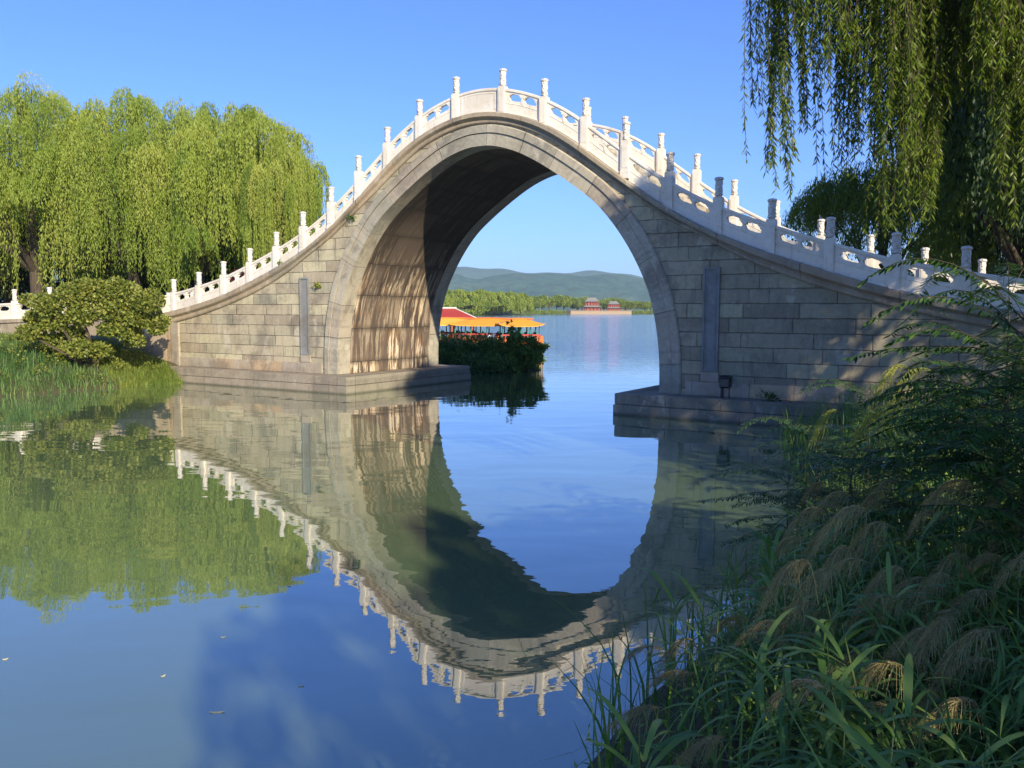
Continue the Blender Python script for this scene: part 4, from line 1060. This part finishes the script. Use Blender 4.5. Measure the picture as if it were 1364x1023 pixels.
# ------------------------------------------------------------------ near willow whose branches hang into the picture
def near_willow():
    base = np.array([23.4, -9.2, 1.4])
    root = tag(empty('near_willow', tuple(base)), 'overhanging weeping willow whose long leafy branches hang into the top right corner', 'willow tree')
    V, F, T, mb = willow_mesh(71, 14.3, 6.7, clumps=100, strands=34, leaf=(.16, .30), wid=(.035, .06), low=(2.0, 6.0), nl=13, hang=(.25, .5), inner=.03)
    W = V+base
    px, py, zc_ = project(W)
    c = W.reshape(-1, 4, 3)[:, 0]; qx, qy, qz = project(c)
    inv = (qz > .2) & (qx > -250) & (qx < 1614) & (qy > -60) & (qy < 1200)
    keep = ~inv
    d = np.linalg.norm(c-CAM, axis=1); keep &= d > 3.0
    V4 = V.reshape(-1, 4, 3)[keep].reshape(-1, 3); T4 = T.reshape(-1, 4)[keep].ravel()
    # long fine strands in view
    rng = np.random.default_rng(72); parts = [(V4, np.arange(len(V4)).reshape(-1, 4))]; tones = [T4]; twigs = MB()
    ropes = [(1012, 215, 9.2), (1020, 150, 9.6), (1030, 225, 9.0), (1046, 262, 9.0), (1042, 120, 9.8), (1060, 175, 9.4), (1072, 105, 9.1), (1090, 250, 9.8), (1086, 90, 9.2), (1102, 75, 9.5),
             (1120, 190, 9.0), (1130, 238, 9.6), (1124, 130, 9.9), (1142, 200, 9.3), (1152, 232, 9.8), (1163, 262, 9.2), (1172, 300, 9.0), (1178, 316, 9.4), (1190, 280, 9.7), (1200, 318, 9.1), (1208, 300, 8.8), (1215, 262, 9.5),
             (1226, 285, 9.0), (1236, 296, 9.3), (1246, 290, 8.9), (1252, 240, 9.5), (1262, 130, 9.0), (1272, 124, 9.3), (1284, 110, 9.2), (1296, 140, 9.6), (1308, 120, 9.9), (1150, 120, 8.8), (1184, 170, 8.7), (1222, 160, 8.7), (1240, 120, 8.9),
             (1320, 170, 8.9), (1335, 210, 8.6), (1350, 190, 9.2), (1362, 240, 8.8), (1375, 230, 9.0), (1330, 110, 8.2), (1345, 120, 8.4), (1292, 60, 8.6), (1315, 70, 8.8), (1360, 130, 8.5), (1062, 60, 8.7), (1110, 110, 8.6), (1132, 80, 8.5),
             (1300, 200, 9.3), (1322, 150, 9.6), (1341, 260, 9.0), (1356, 160, 9.9), (1368, 200, 9.4), (1284, 90, 9.9), (1352, 300, 9.2), (1310, 110, 8.4), (1166, 200, 8.6), (1195, 240, 9.9), (1203, 210, 8.4), (1230, 230, 10.1)]
    for (x, yb, D) in ropes:
        zt = 8.2+rng.uniform(-.3, .6); zb = zat(yb, D); nt = rng.integers(7, 13)
        if x in (1090, 1012): nt = 3
        A = at(x+rng.uniform(-8, 8), D, zt); B = at(x, D, zb); ph = rng.uniform(0, 6)
        for k in range(nt):
            off = rng.normal(size=2)*.07; l = (zt-zb)*(1-abs(rng.normal())*.14 if k else 1); m = int(l*58)
            t = np.sort(rng.random(m)); 
            P = np.stack([A[0]+(B[0]-A[0])*t+off[0]*(.6+.4*t)+.05*np.sin(t*5+ph), A[1]+(B[1]-A[1])*t+off[1]*(.6+.4*t)+.05*np.cos(t*4+ph), zt-l*t], 1)
            a = rng.uniform(0, 6.28, m); Dr = unit(np.stack([np.cos(a)*.55, np.sin(a)*.55, -np.ones(m)*rng.uniform(.5, 1.1, m)], 1))
            Vl, Fl = leafq(P-base, Dr, perp(rng, Dr), rng.uniform(.055, .11, m), rng.uniform(.006, .0105, m))
            parts.append((Vl, Fl)); tones.append(np.repeat(rng.random(m)*.7+.3*rng.random(), 4))
            tt = np.linspace(0, 1, 7)
            Q = np.stack([A[0]+(B[0]-A[0])*tt+off[0]*(.6+.4*tt)+.05*np.sin(tt*5+ph), A[1]+(B[1]-A[1])*tt+off[1]*(.6+.4*tt)+.05*np.cos(tt*4+ph), zt-l*tt], 1)-base
            twigs.tube(list(Q), list(np.linspace(.006, .002, 7)), 4, False)
    Vc, Fcc = join_vf(parts)
    mobj('crown', Vc, Fcc, M['willow_near'], root, tone=np.concatenate(tones))
    # limbs carrying the hanging twigs, above the frame
    rl = np.random.default_rng(73)
    for k in range(9):
        e = at(1010+k*45, 9.2+rl.uniform(-.4, .4), 8.5+rl.uniform(-.2, .5))-base
        mb.tube([(0, 0, 3.2), e*.5+np.array([0, 0, 1.8]), e], [.14, .08, .02], 6, False)
    for i in range(len(mb.v)):
        pass
    mb.build('trunk', M['bark'], root, smooth=True); twigs.build('twig', M['bark'], root)
near_willow()
def shade_tree():
    data = willow_mesh(75, 9.6, 3.9, clumps=26, strands=20, leaf=(.18, .34), wid=(.035, .06), low=(2.0, 5.0), nl=12, hang=(.25, .5), inner=.03)
    make_tree('near_willow', data, M['willow_near'], 'bank willow out of the photo to the right, shading the foreground reeds', 'willow tree', None, (28.8, -25.8, 1.3))
shade_tree()

# ------------------------------------------------------------------ right bank planting
def on_ground(x, y): return float(ground_z(np.array([x]), np.array([y]))[0])
def reed_mesh(seed, h, plume_mat, nleaf=10, drop=.34, leafL=(.35, .62), thin=1.0, fil=150, lw=(.011, .02), spread=.85, plen=(.34, .46)):
    rng = np.random.default_rng(seed); bend = rng.uniform(-.12, .12, 2)
    K = 9; t = np.linspace(0, 1, K)
    bx = .16*h; stem = np.stack([bx*t**2.4*1.0, bend[0]*t**2, h*(t-.04*t**3)], 1)
    mb = MB(); mb.tube(list(stem), list(np.linspace(.0075, .0028, K)*thin), 6, False)
    P = []; W = []
    for k in range(nleaf):
        f = rng.uniform(.12, .86); b = np.array([np.interp(f, t, stem[:, j]) for j in range(3)]); a = rng.uniform(0, 6.28); L = rng.uniform(*leafL)*(1-.3*f)
        d = np.array([math.cos(a), math.sin(a), 0]); q = np.linspace(0, 1, 8); up = rng.uniform(.55, 1.0); dr = rng.uniform(.5, 1.2)
        c = b+d*L*(q[:, None]*.85)+np.array([0, 0, 1])*(L*(up*q-dr*q**2.3))[:, None]
        sd_ = np.array([-math.sin(a), math.cos(a), 0]); wd = rng.uniform(*lw)*thin*np.sin(np.pi*np.clip(q*.9+.1, 0, 1))**.7*(1-q**4)
        P.append(c); W.append(sd_[None]*wd[:, None])
    LV, LF = strips(np.array(P), np.array(W)); LT = np.repeat(rng.random(nleaf), 16)
    # drooping plume: curved axis with hair-fine side branches hanging to one side
    tip = stem[-1]; n = fil; ax = np.linspace(0, 1, 12); Lp = rng.uniform(*plen)
    axis_ = tip+np.stack([Lp*ax*.8, .03*np.sin(ax*3), Lp*(.45*ax-1.05*ax**2.2)], 1)
    mb.tube(list(axis_), list(np.linspace(.0028, .0008, 12)), 4, False)
    f = rng.random(n)**.85; b = np.stack([np.interp(f, ax, axis_[:, j]) for j in range(3)], 1)
    q = np.linspace(0, 1, 6); a = rng.normal(size=n)*spread; L = rng.uniform(.10, .24, n)*(1.2-f*.6)
    d = np.stack([np.cos(a)*.7+.2, np.sin(a)*.75, 0*a], 1)
    C = b[:, None]+d[:, None]*(L[:, None]*q[None]*.8)[..., None]+np.array([0, 0, 1])*(L[:, None]*(.35*q-drop*3.2*q**2)[None])[..., None]
    S = perp(rng, d); Wd = S[:, None]*(rng.uniform(.0010, .0019, n)[:, None]*(1.0-.4*q[None]))[..., None]
    PV, PF = strips(C, Wd); PT = np.repeat(rng.random(n), 12)
    # spikelets along the filaments
    k = 5; sb = C[:, 1:, :].reshape(-1, 3); sdx = unit(np.repeat(d, k, 0)*.5+rng.normal(size=(n*k, 3))*.5+np.array([0, 0, -.7]))
    SV, SF = leafq(sb, sdx, perp(rng, sdx), rng.uniform(.008, .018, n*k), rng.uniform(.0014, .0028, n*k))
    V2, F2 = join_vf([(PV, PF), (SV, SF)]) if n > 4 else (PV[:4], np.array([[0, 1, 3, 2]]))
    return mb, (LV, LF, LT), (V2, F2, np.concatenate([PT, np.repeat(rng.random(n*k), 4)]))
def make_reed(seed, h, pmat, label, cat, name, group, **kw):
    mb, (LV, LF, LT), (PV, PF, PT) = reed_mesh(seed, h, pmat, **kw)
    root = tag(empty(name), label, cat, group)
    mb.build('stem', M['green_stem'], root, smooth=True); mobj('foliage', LV, LF, M['reed_leaf'], root, tone=LT); mobj('plume', PV, PF, pmat, root, tone=PT)
    return root
M['green_stem'] = flat('green_stem', (.13, .17, .05), .5, 8); M['brown_stem'] = flat('brown_stem', (.05, .05, .025), .7, 8)
GR = 'common reeds with brown plumes on the near right bank'
protos = [make_reed(81+k, 1.0, M['plume'], 'common reed with a drooping brown plume on the near bank', 'reed', 'common_reed', GR, fil=170+10*k) for k in range(3)]
gold = make_reed(91, 1.0, M['plume_gold'], 'reed with the brightest golden plume at the bottom of the photo', 'reed', 'common_reed', None, fil=150)
green = make_reed(95, 1.0, M['plume_green'], 'tall silvergrass with a nodding yellow green head in front of the shaded wall', 'silvergrass', 'silvergrass', 'silvergrasses with sunlit yellow green heads', fil=70, drop=.36, spread=.35, plen=(.26, .3), lw=(.012, .018))
cnt = [0, 0, 0, 0, 0]
def put_reed(kind, px, py, D, az=None, label=None):
    """px,py,D: where the stem's bend under the plume stands"""
    ztip = zat(py, D); p = at(px, D, ztip); 
    lean = math.pi+YAW if az is None else az      # nod towards the left of the picture
    pr = (protos+[gold, green])[kind]
    h = None
    bx, by = p[0]-.16*math.cos(lean), p[1]-.16*math.sin(lean)
    g = on_ground(bx, by); g = max(g, -.15); h = max(ztip-g, .5)/.96
    bx, by = p[0]-.16*h*math.cos(lean), p[1]-.16*h*math.sin(lean)
    o = pr if cnt[kind] == 0 else copy_tree(pr); cnt[kind] += 1
    o.location = (bx, by, g); o.rotation_euler = (0, 0, lean); o.scale = (1.0*max(.8, h*.8), max(.8, h*.8), h)
    if label: o['label'] = label
    return o
rd = random.Random(9)
plumes = [(1095, 680, 6.2), (1118, 700, 5.9), (1075, 720, 5.6), (1135, 730, 5.2), (1165, 745, 4.9), (1045, 785, 5.4), (930, 850, 5.0), (905, 870, 5.2), (1210, 760, 4.6), (1235, 790, 4.4),
          (1260, 770, 4.8), (1190, 720, 5.3), (1290, 740, 5.0), (1320, 780, 4.6), (1350, 720, 5.2), (1060, 835, 4.5), (1100, 800, 4.7), (1010, 830, 4.8), (1340, 880, 3.8), (1230, 900, 3.9), (1270, 850, 4.2), (1355, 640, 5.8),
          (1180, 860, 4.2), (1140, 890, 4.0), (960, 800, 5.6), (1205, 930, 3.6), (985, 985, 3.6), (1310, 930, 3.5), (895, 935, 4.3), (935, 905, 4.4), (1130, 660, 6.5), (1330, 690, 5.6), (1300, 820, 4.3)]
for k, (x, y, D) in enumerate(plumes): put_reed(k % 3, x, y, D, math.pi+YAW+rd.uniform(-.7, .7))
put_reed(3, 1105, 925, 3.4, math.pi+YAW-.9)
for k, (x, y, D) in enumerate(((1200, 489, 8.0), (1232, 493, 8.2), (1205, 528, 7.7), (1112, 548, 8.3), (1178, 552, 7.8), (1285, 557, 7.2), (1302, 533, 7.6), (1340, 574, 7.0))):
    put_reed(4, x, y, D, math.pi+YAW+rd.uniform(-.4, .4))

GL = 'leafy reeds without plumes on the near right bank'
leafy_protos = []
for k in range(3):
    mb, (LV, LF, LT), _ = reed_mesh(131+k, 1.0, None, nleaf=19, leafL=(.4, .7), fil=6, lw=(.009, .018))
    mb = MB(); mb.tube([(0, 0, -.05), (.02, 0, .5), (.12, 0, .95)], [.007, .006, .002], 6, False)
    rt_ = tag(empty('leafy_reed'), 'broad leaved green reed without a plume on the near right bank', 'reed', GL)
    mb.build('stem', M['green_stem'], rt_, smooth=True); mobj('foliage', LV, LF, M['reed_leaf'], rt_, tone=LT); leafy_protos.append(rt_)
rz_ = random.Random(77); nl_ = 0
while nl_ < 150:
    D = 2.2+7.5*rz_.random()**1.3; px = rz_.uniform(760, 1500); p = at(px, D, 1.0)
    dd = float(sdf(RIGHT, np.array([p[0]]), np.array([p[1]]))[0])
    if dd < -.25 or px < np.interp(D, (2.2, 3, 4.5, 6, 9), (850, 835, 885, 975, 1065)): continue
    o = leafy_protos[nl_ % 3] if nl_ < 3 else copy_tree(leafy_protos[nl_ % 3]); nl_ += 1
    g = on_ground(p[0], p[1]); h = rz_.uniform(.65, 1.05)
    if D < 3.2: h = min(h, .75)
    o.location = (p[0], p[1], max(g, -.1)); o.rotation_euler = (rz_.uniform(-.12, .12), rz_.uniform(-.12, .12), rz_.uniform(0, 6.28)); o.scale = (rz_.uniform(.8, 1.15),)*2+(h,)
k = 0
while k < 60:
    D = rz_.uniform(3.6, 9.0); px = rz_.uniform(930, 1400); zt_ = rz_.uniform(1.2, 2.0) if D > 5 else rz_.uniform(1.0, 1.7)
    p = at(px, D, zt_)
    if float(sdf(RIGHT, np.array([p[0]]), np.array([p[1]]))[0]) < .1: continue
    Y = CAM[2]+(zt_-CAM[2]); yy = float(project(p[None])[1][0]); k += 1
    if yy < 640 or (px < 1075 and yy < 790): continue
    put_reed(k % 3, px, yy, D, math.pi+YAW+rz_.uniform(-.9, .9))

# pinnate shrubs
def pinnate_mesh(seed, nf, fl=(.5, .75), lp=32, leaf=(.06, .11), H=1.0):
    rng = np.random.default_rng(seed); mb = MB(); C = []; Dd = []; Ss = []
    for k in range(nf):
        zb = H*rng.uniform(.4, 1.0); a = rng.uniform(0, 6.28); L = rng.uniform(*fl); q = np.linspace(0, 1, 9)
        el = rng.uniform(.15, .9); d = np.array([math.cos(a), math.sin(a), 0])
        c = np.array([0, 0, zb])+d*(L*q)[:, None]+np.array([0, 0, 1])*(L*(el*q-.75*el*q**2.2-.08*q))[:, None]
        mb.tube(list(c), list(np.linspace(.0026, .001, 9)), 4, False)
        n = lp; f = np.linspace(.12, 1, n); b = np.stack([np.interp(f, q, c[:, j]) for j in range(3)], 1)
        sd_ = np.array([-math.sin(a), math.cos(a), 0])
        for s_ in (-1, 1):
            C.append(b); Dd.append(unit(sd_*s_+d*.35+np.array([0, 0, -.25])+rng.normal(size=(n, 3))*.1)); Ss.append(np.repeat(d[None], n, 0)+rng.normal(size=(n, 3))*.12)
    C = np.concatenate(C); Dd = np.concatenate(Dd); Ss = unit(np.concatenate(Ss)); n = len(C)
    V, F = leafq(C, Dd, Ss, rng.uniform(*leaf, n), rng.uniform(.008, .012, n))
    mb.tube([(0, 0, -.1), (rng.normal()*.03, 0, H*.5), (0, 0, H)], [.010, .008, .004], 6, False)
    return V, F, np.repeat(rng.random(n), 4), mb
def make_pinnate(seed, label, group, **kw):
    V, F, T, mb = pinnate_mesh(seed, **kw); root = tag(empty('sumac_shrub'), label, 'shrub', group)
    mobj('leaf_fronds', V, F, M['fern_leaf'], root, tone=T); mb.build('stem', M['brown_stem'], root, smooth=True); return root
s1 = make_pinnate(101, '', 'sumac like shrubs on the right bank', nf=30, fl=(.6, .95)); s2 = make_pinnate(102, '', 'sumac like shrubs on the right bank', nf=30, fl=(.5, .8))
def put_s(pr, first_, px, py, D, hh, label, rz=0):
    ztip = zat(py, D); p = at(px, D, ztip); g = on_ground(p[0], p[1]); h = max(.5, ztip-g)
    o = pr if first_ else copy_tree(pr); o.location = (p[0], p[1], g); o.scale = (hh, hh, h); o.rotation_euler = (0, 0, rz); o['label'] = label
put_s(s1, True, 1345, 395, 6.6, 1.35, 'tall shrub with feathery dark fronds against the right end of the balustrade')
put_s(s2, True, 1310, 455, 7.4, 1.3, 'feathery shrub with rows of pointed leaflets in front of the shaded wall', 1.0)
put_s(s1, False, 1090, 578, 9.5, 1.2, 'dark feathery shrub overhanging the water at the end of the right pier platform', 2.0)
put_s(s2, False, 1140, 590, 8.2, 1.1, 'feathery shrub below the nodding yellow green grass heads', 3.0)
put_s(s1, False, 1220, 600, 7.0, 1.1, 'feathery shrub in the sunlit leaves at the middle of the right bank', 4.0)
put_s(s2, False, 1330, 560, 6.0, 1.1, 'feathery shrub at the right edge below the fronds that cross the balustrade', 5.0)
put_s(s1, False, 1050, 640, 8.6, 1.0, 'feathery shrub hanging over the reflection of the bridge wall', .5)
put_s(s1, False, 1160, 525, 11.5, 1.2, 'dark feathery shrub at the foot of the shaded bridge wall', 1.6)

put_s(s1, False, 1375, 440, 5.6, 1.15, 'dark feathery shrub cut by the right edge just under the balustrade', 1.1)
put_s(s2, False, 1350, 480, 6.2, 1.2, 'dark feathery shrub at the right edge beside the silvergrass heads', 3.3)
put_s(s2, False, 1385, 540, 5.0, 1.1, 'dark feathery shrub filling the right edge halfway down', .3)

# undergrowth masses
ru = np.random.default_rng(111)
def dens(X, Y): return np.where(np.hypot(X-CAM[0], Y-CAM[1]) > 1.7, 1.0, 0.0)
pts = scatter(ru, 15000, 10, 30, -21.5, -.8, RIGHT, -.15, dens=dens)
ux, uy, uz = project(np.concatenate([pts, np.full((len(pts), 1), .6)], 1)); pts = pts[~((uz > 0) & (ux < 790) & (uz < 7))]
grass('bank_undergrowth', pts, (.35, .95), (.006, .014), M['reed_leaf'], 'dense dark green reeds and long grass covering the near right bank', 'undergrowth', lean=.8, seed=12, K=5)
def leafy():
    rng = np.random.default_rng(112); p = scatter(rng, 620, 11, 26, -19.5, -1.5, RIGHT, .35); gz = ground_z(p[:, 0], p[:, 1]); bl = []
    for (x, y), g in zip(p, gz):
        if math.hypot(x-CAM[0], y-CAM[1]) < 4.6: continue
        s_ = rng.uniform(.2, .42); bl.append((x, y, g+rng.uniform(.1, .75), s_, s_, s_*.8))
    V, F, T = cloud_mesh(rng, bl, 52000, (.05, .11), (.005, .010), shell=.3)
    tag(mobj('leafy_undergrowth', V, F, M['reed_leaf'], tone=T), 'tangle of small pointed leaves between the reeds of the right bank', 'undergrowth', kind='stuff')
leafy()

# ------------------------------------------------------------------ small things
def floodlight():
    root = tag(empty('floodlight', (8.12, -.32, .6)), 'black hooded floodlight standing on the right pier platform against the wall', 'floodlight')
    mb = MB(); mb.box(-.13, .13, -.12, .12, .26, .60, .04); mb.box(-.15, .15, -.14, .12, .52, .56, .01); mb.build('hood', M['black_plastic'], root)
    mb = MB(); mb.tube([(-.09, 0, -.02), (-.09, 0, .3)], [.045, .045], 8); mb.tube([(.10, 0, -.02), (.10, 0, .3)], [.016, .016], 6); mb.build('stand', M['dark_metal'], root)
    mb = MB(); mb.box(-.1, .1, -.128, -.118, .3, .5, .005); mb.build('lens', M['dark_glass'], root)
floodlight()
def tuft(name, loc, s_, n, mat, label, cat, seed, ll=(.06, .14)):
    rng = np.random.default_rng(seed); root = tag(empty(name, loc), label, cat)
    V, F, T = cloud_mesh(rng, [(0, 0, s_*.3, s_, s_*.5, s_*.6), (s_*.7, 0, s_*.2, s_*.6, s_*.4, s_*.4)], n, ll, (.012, .03), shell=.2)
    mobj('leaves', V, F, mat, root, tone=T)
    mb = MB()
    for k in range(4): a = k*1.6; mb.tube([(0, 0.02, -.03), (s_*.5*math.cos(a), -.05, s_*.5+.05*math.sin(a))], [.006, .002], 4, False)
    mb.build('stem', M['green_stem'], root)
tuft('wall_weed', (-6.95, -.07, 3.72), .16, 70, M['bush_leaf'], 'small green weed growing from the wall beside the left arch ring', 'weed', 1)
tuft('cornice_weed', (-5.25, -.10, 6.02), .16, 60, M['fern_leaf'], 'weed rooted under the cornice above the left arch ring', 'weed', 2)
tuft('platform_weed', (9.25, -.45, .62), .24, 110, M['fern_leaf'], 'dark weed lying on the right pier platform', 'weed', 3)
tuft('step_weed', (-8.9, .0, 4.55), .12, 40, M['grass'], 'small weed at the foot of a balustrade post on the left slope', 'weed', 4)
for k, (x, y, a, lb) in enumerate(((290, 950, .1, 'pale floating leaf near the bottom of the photo, the largest one on the water'), (218, 902, 1.0, 'pale floating leaf left of the faint dark band on the water'), (386, 782, .4, 'floating leaf below the reflected bridge balustrade'),
                                   (402, 915, .2, 'tiny floating leaf in the blue shaded water'), (8, 880, .6, 'floating leaf at the left edge of the photo'), (298, 850, .1, 'tiny floating leaf above the larger floating leaves'))):
    D = 1.0; lo, hi = 3, 40
    for _ in range(40):
        m = (lo+hi)/2
        if zat(y, m) > 0: lo = m
        else: hi = m
    p = at(x, lo, 0); s_ = .045 if k == 0 else .024
    mb = MB(); n = 10; V = [(0, 0, .006)]+[(s_*math.cos(t)*(1.3 if k == 0 else 1), s_*.25*math.sin(t), .004+.006*math.cos(2*t)) for t in np.linspace(0, 2*math.pi, n, endpoint=False)]
    mb.add(V, [(0, 1+i, 1+(i+1) % n) for i in range(n)])
    o = mb.build('floating_leaf', M['dry_leaf']); o.location = tuple(p); o.rotation_euler = (0, 0, YAW+a); tag(o, lb, 'leaf', 'leaves floating on the water')

# ------------------------------------------------------------------ haze
def haze():
    t = NT('haze_air'); v = t.n('VolumePrincipled', {'Color': (.62, .85, 1.0, 1), 'Density': HAZE})
    t.t.links.new(v.outputs[0], t.out.inputs[1])
    s = 8900.0; mb = MB(); mb.box(-s, s, -s, s, -4.0, 420.0); tag(mb.build('haze', t.m), kind='stuff')
HAZE = 0.00013
haze()
